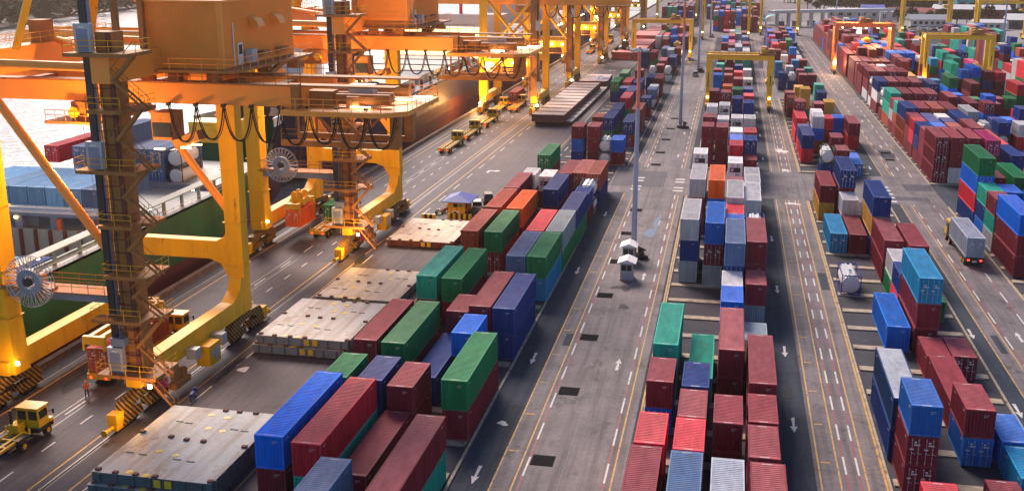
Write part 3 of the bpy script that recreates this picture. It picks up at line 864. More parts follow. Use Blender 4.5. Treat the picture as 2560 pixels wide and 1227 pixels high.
# the yard goes on behind: same blocks, colours as they fall
def fill(b, xs, y0, y1, pool, hi, skip=.1, z4=False):
    run = rnd.choice(pool)
    for ci, x in enumerate(xs):
        y = y0 + rnd.uniform(0, 2); k = 40
        while y < y1:
            small = rnd.random() < .45; L = 6.06 if small else 12.5; n = rnd.choice(hi)
            if rnd.random() > skip:
                z = .16; c = run if rnd.random() < .55 else rnd.choice(pool); run = c
                for i in range(n):
                    if rnd.random() < .25: c = rnd.choice(pool)
                    H = 2.6; items.append((x, y, z, L, H, 'l' if c == 'x' else c, False, (b, ci, k, i, n))); z += H + .01
            y += L + .4; k += 1
MM = 'mmmmmmkkrrbnnsgtle'
fill('A', [-33, -30, -27, -24, -21.2], 490, 560, MM + 'mmm', (2, 2, 3))
fill('A', [-40, -37, -34, -31, -28, -25], 640, 1000, MM + 'mmmmm', (3, 4, 4), .03)
fill('B', [-3.6, -.9, 1.7, 4.3], 380, 520, MM + 'llppg', (2, 3), .06)
fill('B', [-10, -7, -4, -1, 2, 5, 8, 11], 600, 660, MM + 'bbrr', (3, 4), .05)
fill('B', [-16, -13, -10, -7, -4, -1, 2, 5, 8, 11, 14], 700, 1000, MM + 'bbnn', (3, 4), .05)
fill('C', [15.5, 18.5, 21.5, 24.5], 420, 540, MM + 'lleb', (1, 2, 3), .1)
fill('D', [39.5, 42.4, 45.3, 48.2], 366, 560, 'mmmmmmmmmrbk', (3, 3, 4), .02)
fill('E', [53, 56, 59], 475, 560, MM + 'bb', (2, 3, 4), .1)
fill('E', [62, 65, 68, 71, 74, 77], 430, 520, MM + 'mmty', (1, 2, 3), .25)
fill('E', [92, 95, 98, 101, 104, 107], 270, 520, MM + 'bbttn', (2, 3, 4), .1)
fill('E', [53, 56, 59, 62], 215, 245, MM, (1, 2, 2), .3)
fill('E', [68, 71, 74, 77, 80], 225, 258, MM + 'bgr', (1, 2, 2), .2)

# which of them the camera sees: a small depth buffer over the boxes
def rank(items):
    Wp, Hp = 640, 307; s = 640 / 2560; zb = np.full((Hp, Wp), 1e9); ib = np.full((Hp, Wp), -1)
    Rm = np.array([list(right), list(up), list(fwd)])
    for k, it in enumerate(items):
        x, y, z, L, H = it[:5]; P = np.array([[x + a * 2.44, y + b * L, z + c * H - CAMH] for a in (0, 1) for b in (0, 1) for c in (0, 1)]) @ Rm.T
        if P[:, 2].min() < 5: continue
        S = np.stack([(1280 + F * P[:, 0] / P[:, 2]) * s, (613.5 - F * P[:, 1] / P[:, 2]) * s], 1)
        if S[:, 0].max() < 0 or S[:, 0].min() > Wp or S[:, 1].max() < 0 or S[:, 1].min() > Hp: continue
        for fc in ((1, 3, 7, 5), (0, 1, 5, 4), (0, 2, 3, 1), (4, 5, 7, 6)):    # top, front, left, right
            q = S[list(fc)]; dz = P[list(fc), 2].mean()
            ar = .5 * sum(q[i][0] * q[(i + 1) % 4][1] - q[(i + 1) % 4][0] * q[i][1] for i in range(4))
            if fc == (0, 2, 3, 1) and x < 0: continue
            if fc == (4, 5, 7, 6) and x + 2.44 > 0: continue
            x0, x1, y0, y1 = int(max(0, q[:, 0].min())), int(min(Wp - 1, q[:, 0].max() + 1)), int(max(0, q[:, 1].min())), int(min(Hp - 1, q[:, 1].max() + 1))
            if x1 <= x0 or y1 <= y0: continue
            X, Y = np.meshgrid(np.arange(x0, x1 + 1) + .5, np.arange(y0, y1 + 1) + .5); ins = np.ones(X.shape, bool); sg = 1 if ar > 0 else -1
            for i in range(4):
                a, c = q[i], q[(i + 1) % 4]; ins &= sg * ((c[0] - a[0]) * (Y - a[1]) - (c[1] - a[1]) * (X - a[0])) >= 0
            zz = zb[y0:y1 + 1, x0:x1 + 1]; m = ins & (dz < zz); zz[m] = dz; ib[y0:y1 + 1, x0:x1 + 1][m] = k
    return np.bincount(ib[ib >= 0].ravel(), minlength=len(items))
area = rank(items)
order = sorted(range(len(items)), key=lambda i: -area[i])
BOX_MAX = 279
keep = [i for i in order if area[i] > 0 and items[i][5] != 'x'][:BOX_MAX]
keepset = set(keep)
for i in range(len(items)):
    if items[i][5] == 'x' and area[i] > 4: keepset.add(i)
print('CONTAINERS', len(items), 'visible', int((area > 0).sum()), 'kept', len(keepset), 'min area', area[keep[-1]])
cols_seen = {}
for i in sorted(keepset):
    x, y, z, L, H, c, dr, (b, ci, k, t, n) = items[i]
    cols_seen.setdefault((b, ci), set()).add(k)
tc_n = 0
for i in sorted(keepset):
    x, y, z, L, H, c, dr, (b, ci, k, t, n) = items[i]
    rk = sorted(cols_seen[(b, ci)]).index(k)
    tier = 'single' if n == 1 else ('top' if t == n - 1 else ('bottom' if t == 0 else 'middle' if n == 3 else ['bottom', 'second', 'third'][t] + '-tier'))
    sz = 'long' if L > 8 else 'short'
    pos = '%s stack back, %s row, %s' % (ORD[rk], ORD[ci], BL[b])
    if c == 'x':
        fcx = rnd.choice([(.05, .05, .06), (.2, .2, .22), (.03, .06, .2)]); nm = 'white'
        if b == 'C' and y < 160: fcx = (.02, .04, .3); nm = 'blue-framed white'
        elif b == 'C' and y < 225: fcx = (.01, .12, .06); nm = 'green-framed white'
        tankc(x, y, z, '%s %s tank container, %s' % (tier, nm, pos), fcx, 'tank containers in the yard')
    else:
        container(x, y, z, L, H, c, '%s %s %s container, %s' % (tier, sz, NAMES[c], pos), doors=dr, group='shipping containers stacked in the yard')
# everything smaller or hidden goes into one mass
v, f, pc = [], [], []
for i, it in enumerate(items):
    if i in keepset: continue
    x, y, z, L, H, c = it[:6]
    if y > 345 and area[i] == 0 and it[7][3] < it[7][4] - 1 and rnd.random() < .5: pass
    b = len(v); bt = rnd.uniform(.8, 1.2); col = [a * bt for a in PAL[c]]; g_ = .03
    v += [(x, y, z + g_), (x + 2.44, y, z + g_), (x + 2.44, y + L, z + g_), (x, y + L, z + g_), (x, y, z + H), (x + 2.44, y, z + H), (x + 2.44, y + L, z + H), (x, y + L, z + H)]
    for q in ((0, 1, 5, 4), (1, 2, 6, 5), (2, 3, 7, 6), (3, 0, 4, 7)): f.append([b + a for a in q]); pc.append(col)
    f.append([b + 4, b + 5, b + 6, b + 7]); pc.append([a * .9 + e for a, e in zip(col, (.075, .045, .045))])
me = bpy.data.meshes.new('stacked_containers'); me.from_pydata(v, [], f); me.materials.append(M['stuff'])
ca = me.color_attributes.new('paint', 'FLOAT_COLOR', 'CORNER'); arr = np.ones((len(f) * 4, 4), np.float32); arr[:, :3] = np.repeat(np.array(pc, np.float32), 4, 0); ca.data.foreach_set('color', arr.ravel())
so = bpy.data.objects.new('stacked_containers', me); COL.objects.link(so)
tag(so, 'mass of smaller and half-hidden stacked shipping containers filling the far yard', 'containers', kind='stuff')

# ------------------------------------------------------------------ ship-to-shore cranes
def leg_corner(mb, u0, u1, z0, r, sgn, y0, y1):
    """curved haunch between a leg and a beam, in the x-z plane"""
    pts = [(u0, z0)] + [(u0 + sgn * r * (1 - math.cos(a)), z0 + r * (1 - math.sin(a))) for a in [i * math.pi / 2 / 6 for i in range(7)]][::-1]
    mb.xz(pts, y0, y1)
def zigzag(par, u, v, z0, z1, m=None):
    """stair flight with stringers and handrails"""
    mb = MB(); n = max(3, int((z1 - z0) / .3)); du = 2.9
    for k, s in ((0, -.35), (1, .35)): mb.beam((u, v + s, z0), (u + du, v + s, z1), .06, .22)
    for i in range(n): t = (i + .5) / n; mb.box(u + du * t - .14, v - .33, z0 + (z1 - z0) * t, u + du * t + .14, v + .33, z0 + (z1 - z0) * t + .04)
    for s in (-.38, .38):
        mb.tube((u, v + s, z0 + 1.05), (u + du, v + s, z1 + 1.05), .035, 4)
        for i in range(4): t = i / 3; mb.tube((u + du * t, v + s, z0 + (z1 - z0) * t), (u + du * t, v + s, z0 + (z1 - z0) * t + 1.05), .03, 4)
    return mb.build('stair', M['cranetan'], par)
def bogies(par, u, v0, v1):
    """wheel bogies under a sill beam, with striped guards"""
    for c in (v0 + 3.6, v1 - 3.6):
        eq = MB(); eq.yz([(c - 4.3, 1.5), (c - 3.4, 2.5), (c - .8, 2.7), (c - .8, 3.2), (c + .8, 3.2), (c + .8, 2.7), (c + 3.4, 2.5), (c + 4.3, 1.5), (c + 3.2, 1.2), (c + 1.2, 1.9), (c - 1.2, 1.9), (c - 3.2, 1.2)], u - .45, u + .45)
        for s in (-1, 1): eq.yz([(c + s * 2.4 - 1.7, .55), (c + s * 2.4 - 1.5, 1.35), (c + s * 2.4 + 1.5, 1.35), (c + s * 2.4 + 1.7, .55)], u - .6, u + .6)
        eq.build('bogie', M['hazard'], par)
    for c in (v0 + 3.6, v1 - 3.6):
        for s in (-1, 1):
            for k in (-1, 1): MB().disc((u, c + s * 2.4 + k * .85, .42), .38, .5, 'x', 14).build('wheel', M['darksteel'], par)
    for e, s in ((v0 - 1.5, -1), (v1 + 1.5, 1)):
        b = MB(); b.box(u - .5, min(e, e - s * 1.2), 1.0, u + .5, max(e, e - s * 1.2), 1.9); b.tube((u, e, .7), (u, e + s * 1.3, .7), .16, 10); b.disc((u, e + s * 1.35, .7), .32, .12, 'y', 14); b.box(u - .45, min(e, e - s * 2), .35, u + .45, max(e, e - s * 2), .95)
        b.build('buffer', M['crane'], par)
def reel(par, u, v, z, r=2.15, vv=-1):
    a = MB()
    for k in range(26):
        t = 2 * math.pi * k / 26
        for off in (-.28, .28): a.beam((u + .55 * math.cos(t), v + off, z + .55 * math.sin(t)), (u + r * math.cos(t), v + off * .6, z + r * math.sin(t)), .05, .07)
    for off in (-.2, .2):
        pts = [(u + r * math.cos(t), v + off, z + r * math.sin(t)) for t in [2 * math.pi * k / 36 for k in range(37)]]; a.path(pts, .035, 4)
    o = a.build('cable_reel', M['galv'], par)
    h = MB(); n = 28
    for j, (rr, oo) in enumerate(((.75, -.3), (1.2, -.3), (1.2, .3), (.75, .3))): pass
    pts = lambda rr: [(u + rr * math.cos(2 * math.pi * k / n), z + rr * math.sin(2 * math.pi * k / n)) for k in range(n)]
    A, B_ = pts(.7), pts(1.22); b = len(h.v)
    for y in (v - .24, v + .24): h.v += [(x, y, zz) for x, zz in A] + [(x, y, zz) for x, zz in B_]
    for k in range(n):
        k2 = (k + 1) % n; h.q(b + k, b + k2, b + n + k2, b + n + k); h.q(b + 2 * n + k, b + 3 * n + k, b + 3 * n + k2, b + 2 * n + k2)
        h.q(b + n + k, b + n + k2, b + 3 * n + k2, b + 3 * n + k); h.q(b + k2, b + k, b + 2 * n + k, b + 2 * n + k2)
    h.build('wound_cable', M['blueg'], o)
    c = MB(); c.disc((u, v, z), .42, .8, 'y', 18); c.build('reel_hub', M['darksteel'], o)
def loops(par, u0, u1, v, z, n, drop=3.4):
    for k in range(n):
        a, b = u0 + (u1 - u0) * k / n, u0 + (u1 - u0) * (k + 1) / n; dd = drop * rnd.uniform(.88, 1.08); mb = MB(); pts = []
        for i in range(15):
            t = i / 14; s = (2 * t - 1); pts.append((a + (b - a) * (t - .045 * math.sin(2 * math.pi * t)), v, z - dd * (1 - abs(s) ** 2.2)))
        mb.path(pts, .08, 6); mb.path([(x + .12, y + .15, zz - .08) for x, y, zz in pts], .045, 5)
        mb.build('festoon_cable', M['rubber'], par)
        tr = MB(); tr.box(a - .16, v - .2, z - .1, a + .16, v + .25, z + .2); tr.build('festoon_trolley', M['darksteel'], par)

def crane_a():
    """near crane; x = 0 the landside rail, y = 0 the near frame"""
    c = empty('quay_crane', (qx(-54.7, 87.6), 87.6, 0), 'nearest orange quay crane, its boxy machinery house cut by the top of the photo', 'quay crane', 'quay cranes', QR)
    Y, T = M['crane'], M['cranetan']; V = 21.6; U = -14.05
    # sill beams
    for u, nm in ((0, 'sill_beam'), (U, 'sill_beam')):
        mb = MB(); mb.yz([(-1.5, 3.0), (-1.5, 4.3), (1.6, 5.0), (V - 3.4, 5.0), (V - 1.6, 5.9), (V - 1.1, 7.2), (V + 1.1, 7.2), (V + 1.1, 3.0)], u - .75, u + .75); mb.build(nm, Y, c)
        bogies(c, u, -4, V + 4)
    # legs
    mb = MB(); mb.xz([(-.9, 3), (.95, 3), (.95, 5), (.85, 36), (-.75, 36), (-.9, 5)], -.95, .95); mb.build('tower_leg', T, c)
    mb = MB(); mb.xz([(-.9, 7.2), (.95, 7.2), (1.15, 31), (-1.05, 31)], V - .8, V + .8); leg_corner(mb, -.92, 0, 7.0, 1.7, -1, V - .79, V + .79) if False else None; mb.build('leg', Y, c)
    mb = MB(); mb.xz([(U - 1.1, 3), (U + 1.3, 3), (U + 1.05, 9), (U + 1.05, 34), (U - 1.1, 34)], -1.1, 1.1); mb.build('leg', Y, c)
    mb = MB(); mb.xz([(U - 1, 3), (U + 1, 3), (U + .8, 34), (U - .8, 34)], V - .8, V + .8); mb.build('leg', Y, c)
    # bolted flanges where the leg sections meet
    for u, v, hw, hv in ((-.05, V, 1.12, .92), (U, V, 1.0, .95), (U, 0, 1.28, 1.2), (0, 0, 1.12, 1.08)):
        for z in (8.6, 13.5, 19.5, 25.5): MB().box(u - hw, v - hv, z, u + hw, v + hv, z + .07).build('leg_flange', Y if (u, v) != (0, 0) else T, c)
    # cable trays and small brackets on the tower
    tr0 = MB(); tr0.box(.35, -1.12, 3.4, .75, -.96, 36)
    for k in range(26): tr0.box(-1.9, -1.3, 3.6 + k * 1.25, .95, -1.18, 3.66 + k * 1.25)
    tr0.build('cable_tray', M['rust'], c)
    # portal beams with haunches, in the far frame; walkway beam in the near frame
    mb = MB(); mb.xz([(U, 9.2), (-3.2, 9.2), (-1.8, 8.7), (-1.1, 7.4), (-.9, 7.2), (-.9, 12.6), (-1.2, 11.8), (-2.2, 11.3), (U + 2, 11.3), (U + 1, 11.8), (U + .8, 12.8), (U, 12.8)], V - .7, V + .7); mb.build('portal_beam', Y, c)
    mb = MB(); mb.box(U + 1, -.5, 10.9, -1, .5, 11.8); mb.build('walkway_beam', M['blueg'], c)
    mb = MB(); mb.box(U + .5, -1.3, 11.82, -1, 1.2, 11.95); mb.rail([(U + 6.8, -1.25, 11.95), (-2.2, -1.25, 11.95)]); mb.rail([(U + .6, 1.15, 11.95), (-1, 1.15, 11.95)]); mb.build('walkway', T, c)
    reel(c, U + 4.6, -1.9, 13.0, 2.45)
    mb = MB(); mb.beam((U + 4.6, -1.9, 13.0), (U + 4.6, 0, 13.0), .5, .5); mb.box(U + 4.2, -.6, 10.9, U + 5.0, .3, 13.2); mb.box(U + .9, -1.2, 11.9, U + 6.4, -.3, 12.2); mb.build('reel_bracket', T, c)
    # braces
    for (p, q, r) in (((U + .4, 0, 32), (-.8, 0, 14.0), .42), ((U + 1, V, 31), (-.9, V, 14.8), .42), ((U, 0, 33.0), (0, 0, 32.8), .42), ((U, V, 33.5), (0, V, 33.2), .36), ((U + 1.5, 11, 34.2), (-.5, 2, 33.6), .36)):
        MB().tube(p, q, r, 12).build('brace', M['house'], c)
    # upper portal: long box beams along the quay
    for u in (U, 0): MB().box(u - .9, -1.8, 31.6, u + .9, V + 1.8, 34.0).build('upper_beam', M['house'], c)
    # girders, seaward boom and backreach
    for v in (7.0, 14.2):
        MB().box(U - 42, v, 28.75, 15.2, v + 1.1, 30.7).build('girder', M['house'], c)
        MB().box(U - 42, v - .25, 30.7, 24, v + 1.35, 30.85).build('trolley_rail', T, c)
    # stiffened dark box at landward end of the seaward boom
    for u in (U - 2, -2.5, 5, 10.5): MB().box(u, 7.9, 29.0, u + .9, 14.4, 30.5).build('cross_tie', T, c)
    # machinery house on its platform
    hs = empty('machinery_house_tmp', (0, 0, 0), None, None); COL.objects.unlink(hs); bpy.data.objects.remove(hs)
    hb = MB(); hb.box(-1.2, 7.0, 32.1, 7.25, 23.5, 38.2)
    n = 60
    for i in range(n): u = -1.1 + 8.2 * i / n; hb.box(u, 6.965, 32.15, u + .06, 7.0, 38.15)
    for i in range(90): v = 7.2 + 16.2 * i / 90; hb.box(7.25, v, 32.15, 7.28, v + .06, 38.15)
    house = hb.build('machinery_house', M['house'], c)
    rb = MB(); rb.box(-1.35, 6.85, 38.2, 7.4, 23.65, 38.4); rb.build('roof', M['house'], house)
    cp = MB(); cp.box(6.85, 6.94, 32.1, 7.3, 7.3, 38.2); cp.build('corner_post', M['house'], house)
    for v in (13.2, 18.2):
        vt = MB(); pts = [(0, 0)] + [(1.05 * math.sin(a), 1.05 * math.cos(a)) for a in [i * math.pi / 2 / 8 for i in range(9)]]
        vt.xz([(7.28 + a, 35.6 + b) for a, b in pts], v - .5, v + 1.0); vt.build('vent_hood', M['house'], house)
    MB().box(7.28, 10.0, 32.2, 7.36, 11.0, 34.3).build('door', M['white'], house); MB().box(7.36, 10.15, 33.2, 7.38, 10.85, 34.1).build('door_window', M['glass'], house)
    MB().box(7.4, 11.4, 32.3, 8.1, 12.6, 33.6).build('air_unit', M['galv'], house); MB().box(7.3, 9.1, 32.2, 7.36, 9.25, 36.2).build('pipe', M['white'], house)
    for v in (14, 18.5): MB().box(7.35, v, 32.8, 8.1, v + 1.7, 33.2).build('intake_box', T, house)
    pf = MB(); pf.box(-2.6, 5.6, 31.85, 9.0, 24.6, 32.08); pf.build('house_platform', T, c)
    pr = MB(); pr.rail([(-2.5, 5.65, 32.08), (8.95, 5.65, 32.08), (8.95, 24.5, 32.08)]); pr.build('platform_railing', M['house'], c)
    for u, v in ((-1.5, 7.2), (1.3, 7.2), (5.3, 7.2), (7.0, 14.7), (7.4, 21), (1, 14.7)): MB().box(u, v, 30.85, u + 1.2, v + .8, 31.9).build('house_support', M['cranetan'], c)
    sp = MB(); sp.beam((8.2, 15, 30.9), (8.2, 19, 31.9), .4, .5); sp.beam((8.2, 23.5, 30.9), (8.2, 20, 31.9), .4, .5); sp.build('house_support', M['cranetan'], c)
    [MB().rail([(a, v, 30.85), (15, v, 30.85)], step=1.2).build('girder_railing', M['cranetan'], c) for a, v in ((-1, 6.6), (1, 15.5))]
    # backreach platform with winches
    bp_ = MB(); bp_.prism([(13.6, 4.8), (23.3, 4.8), (25.2, 6.8), (25.2, 17.0), (13.6, 17.0)], 28.3, 28.75); bp_.build('backreach_platform', M['house'], c)
    br = MB(); br.rail([(13.7, 4.9, 28.75), (23.2, 4.9, 28.75), (25.1, 6.9, 28.75), (25.1, 16.9, 28.75), (13.7, 16.9, 28.75)], step=1.3); br.build('backreach_railing', M['house'], c)
    eq = MB()
    for (a, b, cc, d_, e, h) in ((15, 8, 17.5, 9.6, 28.75, 30.2), (19, 7.5, 20.2, 8.6, 28.75, 29.8), (16, 12, 18.5, 14, 28.75, 30), (14.2, 6, 14.9, 6.8, 28.75, 31)): eq.box(a, b, e, cc, d_, h)
    eq.tube((17.8, 8.4, 29.5), (23, 8.4, 29.5), .5, 12); eq.tube((16, 11, 29.4), (22.5, 11, 29.4), .45, 12); eq.tube((19, 14.5, 29.6), (23, 14.5, 29.6), .6, 12); eq.build('winch', M['cranetan'], c)
    MB().box(18.6, 9.3, 28.75, 21.0, 10.6, 30.7).build('winch_box', M['galv'], c)
    for (u, v) in ((19.5, 7.2), (22, 12.5), (23.2, 15)): MB().box(u, v, 28.9, u + 1.9, v + .12, 29.02).build('strip_lamp', M['lampw'], c)
    tr = MB()                                                     # hanging truss below the backreach
    for v in (12.2, 16.8):
        tr.box(10.2, v, 24.1, 22.4, v + .35, 24.7); tr.beam((13, v, 28.3), (17, v, 24.5), .2, .25); tr.beam((21, v, 28.3), (17, v, 24.5), .2, .25); tr.beam((12.2, v, 28.3), (12.2, v, 24.4), .2, .2); tr.beam((22.2, v, 28.3), (22.2, v, 24.4), .9, .9)
    tr.rail([(10.3, 12.2, 24.7), (22.3, 12.2, 24.7)], step=1.5); tr.build('maintenance_truss', M['cranetan'], c)
    loops(c, 1.4, 24.0, 6.7, 28.7, 8)
    # lift shaft, landings, stairs on the tower
    MB().box(-1.75, -1.5, 3.2, -1.1, -.9, 40).build('lift_mast', M['darksteel'], c); MB().box(-1.12, -1.3, 3.2, -1.02, -.8, 40).build('lift_rail', M['blueg'], c)
    lv = [4.6, 10.0, 14.3, 19.0, 24.0, 29.4, 34.3]
    for i, z in enumerate(lv):
        a = -2.9 if i in (0, 1, 4, 6) else -1.2
        p = MB(); p.box(a, -2.7, z - .32, 3.1 if i % 2 == 0 else 2.2, -.96, z); p.box(1.0, -.96, z - .3, 3.1, 1.6, z); p.build('landing', T, c)
        r = MB(); r.rail([(a, -1.2, z), (a, -2.65, z), (3.0 if i % 2 == 0 else 2.1, -2.65, z)], step=1.3); r.build('landing_railing', M['crane'], c); MB().rail([(3.05, -.9, z), (3.05, 1.5, z)], step=1.2).build('landing_railing', M['crane'], c)
    for i in range(len(lv) - 1):
        z0, z1 = lv[i], lv[i + 1]; mid = (z0 + z1) / 2
        zigzag(c, 1.1, -1.4, mid, z0)
        s2 = MB(); s2.beam((1.2, -2.2, mid), (3.6, -2.2, z1), .08, .25); s2.beam((1.2, -1.6, mid), (3.6, -1.6, z1), .08, .25); s2.tube((1.2, -2.3, mid + 1), (3.6, -2.3, z1 + 1), .04, 4); s2.build('stair', T, c)
    for i in (0, 4, 6):
        z = lv[i]; dz = 2.5
        b = MB(); b.box(-2.0, -2.1, z + .05, -.45, -1.55, z + dz); cab = b.build('lift_door_frame', M['galv'], c); MB().box(-1.75, -2.13, z + .1, -.7, -2.1, z + dz - .5).build('lift_door', M['blueg'], cab); MB().box(-1.5, -2.15, z + dz - .38, -.95, -2.13, z + dz - .25).build('lift_sign', M['white'], cab)
    MB().box(-1.6, -2.0, 7.2, -.2, -1.2, 8.0).build('control_box', M['blueg'], c)
    ld = MB()
    for s in (-.2, .2): ld.tube((-.7 + s, -1.02, 4), (-.7 + s, -1.02, 34), .03, 4)
    for k in range(60): ld.tube((-.9, -1.02, 4.2 + k * .5), (-.5, -1.02, 4.2 + k * .5), .022, 4)
    ld.build('ladder', M['darksteel'], c)
    # lower landside machinery: stair to ground, cabinet, sign, checker's cabin
    zigzag(c, 1.4, -1.4, 4.6, 1.2)
    MB().box(.8, 9.2, 1.1, 2.3, 11.6, 3.3).build('switch_cabin', M['crane'], c); wn = MB(); wn.box(2.3, 9.6, 2.0, 2.33, 10.3, 2.7); wn.box(2.3, 10.5, 1.4, 2.33, 11.2, 2.9); wn.build('cabin_window', M['galv'], c)
    MB().box(.8, 7.2, 2.6, 1.9, 8.2, 3.7).build('air_unit', M['galv'], c); MB().box(.9, 12.4, 2.3, 2.2, 13.4, 3.5).build('air_unit', M['galv'], c)
    MB().box(1.2, .6, 1.6, 1.28, 2.4, 2.6).build('sign_plate', M['pink'], c)
    mb = MB(); mb.disc((1.2, 4.2, 2.2), .8, .3, 'x', 18); mb.disc((1.2, 5.6, 1.9), .6, .3, 'x', 18); mb.box(.8, 3.2, .9, 1.7, 6.2, 1.5); mb.build('drive_unit', T, c)
    # operator's trolley, sheaves, cab and ropes
    t = MB(); t.box(U + 2.6, 5.8, 26.6, U + 8.2, 16.6, 26.85); t.box(U + 5.2, 6.5, 26.85, U + 8.4, 15.6, 28.7); t.rail([(U + 2.7, 5.9, 26.85), (U + 8.1, 5.9, 26.85)], step=1); t.build('trolley', M['cranetan'], c)
    for u in (U + 5.6, U + 7.6): MB().disc((u, 6.3, 27.7), .55, .3, 'y', 16).build('sheave', M['yel'], c)
    MB().box(-1.6, 8.5, 24.9, .5, 11, 27.6).build('operator_cab', M['cranetan'], c); MB().box(-1.5, 8.42, 25.2, .4, 8.5, 26.6).build('cab_window', M['glass'], c)
    for (u, v, z) in ((.9, 9.2, 24.0), (2.2, 9.0, 24.4), (-1.6, 8.6, 23.9)): MB().box(u, v, z, u + 1.0, v + .3, z + .12).build('flood_lamp', M['lampy'], c)
    MB().beam((.2, 10, 24.3), (3.6, 8.6, 25.6), 1.0, .9).build('cab_arm', M['cranetan'], c)
    # lamps on the legs
    for p in ((1.3, -1.2, 2.9), (U + 1.4, -1.2, 4.1)): MB().box(p[0], p[1], p[2], p[0] + .35, p[1] + .15, p[2] + .35).build('flood_lamp', M['lampw'], c)
    # A-frame above the seaward leg with its ladder and handrails
    for v in (0, V): MB().beam((U - 2.2, v, 33.5), (U + 2.2, v + (3 if v == 0 else -3), 45), 1.3, 1.5, .9, .9).build('a_frame_leg', Y, c)
    MB().beam((U + 3.2, 2, 34), (U + 5.6, 5, 45), .5, .6).build('a_frame_tie', Y, c)
    for v in (1.6, 6): MB().beam((-.2, v, 34), (-1.4, v + 2, 46), .5, .5).build('mast_tie', T, c)
    hr = MB(); hr.rail([(U + .8, -1.7, 34), (U + .8, V + 1.7, 34)], step=1.5); hr.rail([(U - .8, -1.7, 34), (U - .8, V + 1.7, 34)], step=1.5); hr.build('beam_railing', M['crane'], c)
    MB().box(U - .6, 9.5, 34, U + .8, 11.5, 36.2).build('hoist_box', T, c)
    return c
CA = crane_a()
CB = copy_tree(CA, (qx(-54.7, 145.2), 145.2, 0), 'second orange quay crane, standing between the near crane and the lamp-lit one')
def spreader(x, y0, L, z, label, rope_top, rope_c):
    s = empty('container_spreader', (x, y0 + L / 2, z), label, 'spreader', 'yellow container spreaders'); h = L / 2 - .1
    a = MB()
    for u in (-.62, .62): a.box(u - .22, -h, 0.35, u + .22, h, .85)
    a.box(-1.2, -h - .1, .05, 1.2, -h + .35, .9); a.box(-1.2, h - .35, .05, 1.2, h + .1, .9); a.box(-1.1, -1.3, .5, 1.1, 1.3, 1.3)
    for u in (-1.25, 1.05):
        for v in (-h - .15, h): a.box(u, v, -.6, u + .2, v + .18, .3)
    a.build('spreader_frame', M['truck'], s)
    for v in (-.9, .9):
        b = MB(); b.box(-.9, v - .25, 1.3, .9, v + .25, 1.7); b.disc((-.5, v, 1.9), .45, .3, 'y', 14); b.disc((.5, v, 1.9), .45, .3, 'y', 14); b.build('sheave_block', M['truck'], s)
    r = MB()
    for u in (-.5, .5):
        for v in (-.9, .9): r.tube((u, v, 2.1), (u * 1.6, v * 2 + rope_c, rope_top - z), .025, 4)
    r.build('hoist_rope', M['darksteel'], s); return s

def crane_b(y, rail_u, label, reach=24):
    """lattice-braced crane farther along, with lit portal"""
    c = empty('quay_crane', (qx(rail_u, y), y, 0), label, 'quay crane', 'quay cranes', QR); Y, T = M['crane'], M['cranetan']; U, V = -14.05, 17.5
    for u in (0, U):
        MB().box(u - .8, -1, 2.8, u + .8, V + 1, 4.6).build('sill_beam', Y, c); bogies(c, u, -3.5, V + 3.5)
    MB().box(-.95, -.95, 4.5, .95, .95, 36).build('leg', T, c); MB().box(-.9, V - .9, 4.5, .9, V + .9, 36).build('leg', Y, c)  # near leg browner than the far one: its shade put into the paint
    for v in (0, V): MB().xz([(U - 1.1, 4.5), (U + 1.1, 4.5), (U + .8, 36), (U - .8, 36)], v - .9, v + .9).build('leg', Y, c)
    lt = MB()
    for k in range(11):
        z = 5 + k * 2.8; s = 1 if k % 2 else -1
        lt.beam((s * 1.3, -1.25, z), (-s * 1.3, -1.25, z + 2.8), .12, .12); lt.beam((1.3, s * 1.2, z), (1.3, -s * 1.2, z + 2.8), .12, .12)
    for x in (-1.3, 1.3): lt.beam((x, -1.25, 4), (x, -1.25, 36), .14, .14)
    lt.build('lattice', T, c); MB().box(.9, -1.6, 5.5, 1.9, -.9, 8.5).build('lift_cabin', M['blueg'], c); MB().box(1.0, -1.5, 3, 1.25, -1.2, 36).build('lift_mast', M['darksteel'], c); MB().box(.6, -1.7, 22, 1.7, -1.0, 24.6).build('lift_landing', M['galv'], c)
    for v in (0, V):
        MB().box(U, v - .8, 12.4, 0, v + .8, 14.4).build('portal_beam', Y, c)
        for p, q in (((U, v, 15), (-.5, v, 30)), ((U, v, 31), (-.6, v, 14.8))): MB().tube(p, q, .4, 10).build('brace', Y, c)
    MB().box(U + .5, -2, 10.6, -.5, -.9, 10.8).rail([(U + .5, -2, 10.8), (-.5, -2, 10.8)]).build('walkway', T, c)
    reel(c, U + 2.2, -2.2, 12.2, 1.6)
    for u in (U + 5, U + 8.4, U + 11.8):
        MB().disc((u, -1.0, 13.4), .3, .25, 'y', 12).build('flood_lamp', M['lampw'], c)
    for p in ((1.1, -1.6, 2.2), (U - .6, -1.7, 2.4)): MB().disc(p, .35, .2, 'y', 12).build('flood_lamp', M['lampw'], c)
    for v in (4.2, 11.6): MB().box(U - 34, v, 28.4, reach, v + 1.3, 31.0).build('girder', M['house'], c)
    for u in (U, 0): MB().box(u - .8, -1.2, 34, u + .8, V + 1.2, 36).build('upper_beam', M['house'], c)
    MB().box(0, 3, 31.5, 9, 15, 38).build('machinery_house', M['house'], c)
    MB().box(-6, 4, 26.4, -2, 13, 28.2).build('trolley', T, c); loops(c, 2, reach - 2, 4, 28.3, 6, 3)
    pr = MB(); pr.box(reach - 8, 3, 28.0, reach, 14, 28.3); pr.rail([(reach - 8, 3, 28.3), (reach, 3, 28.3), (reach, 14, 28.3)]); pr.build('backreach_platform', T, c)
    return c
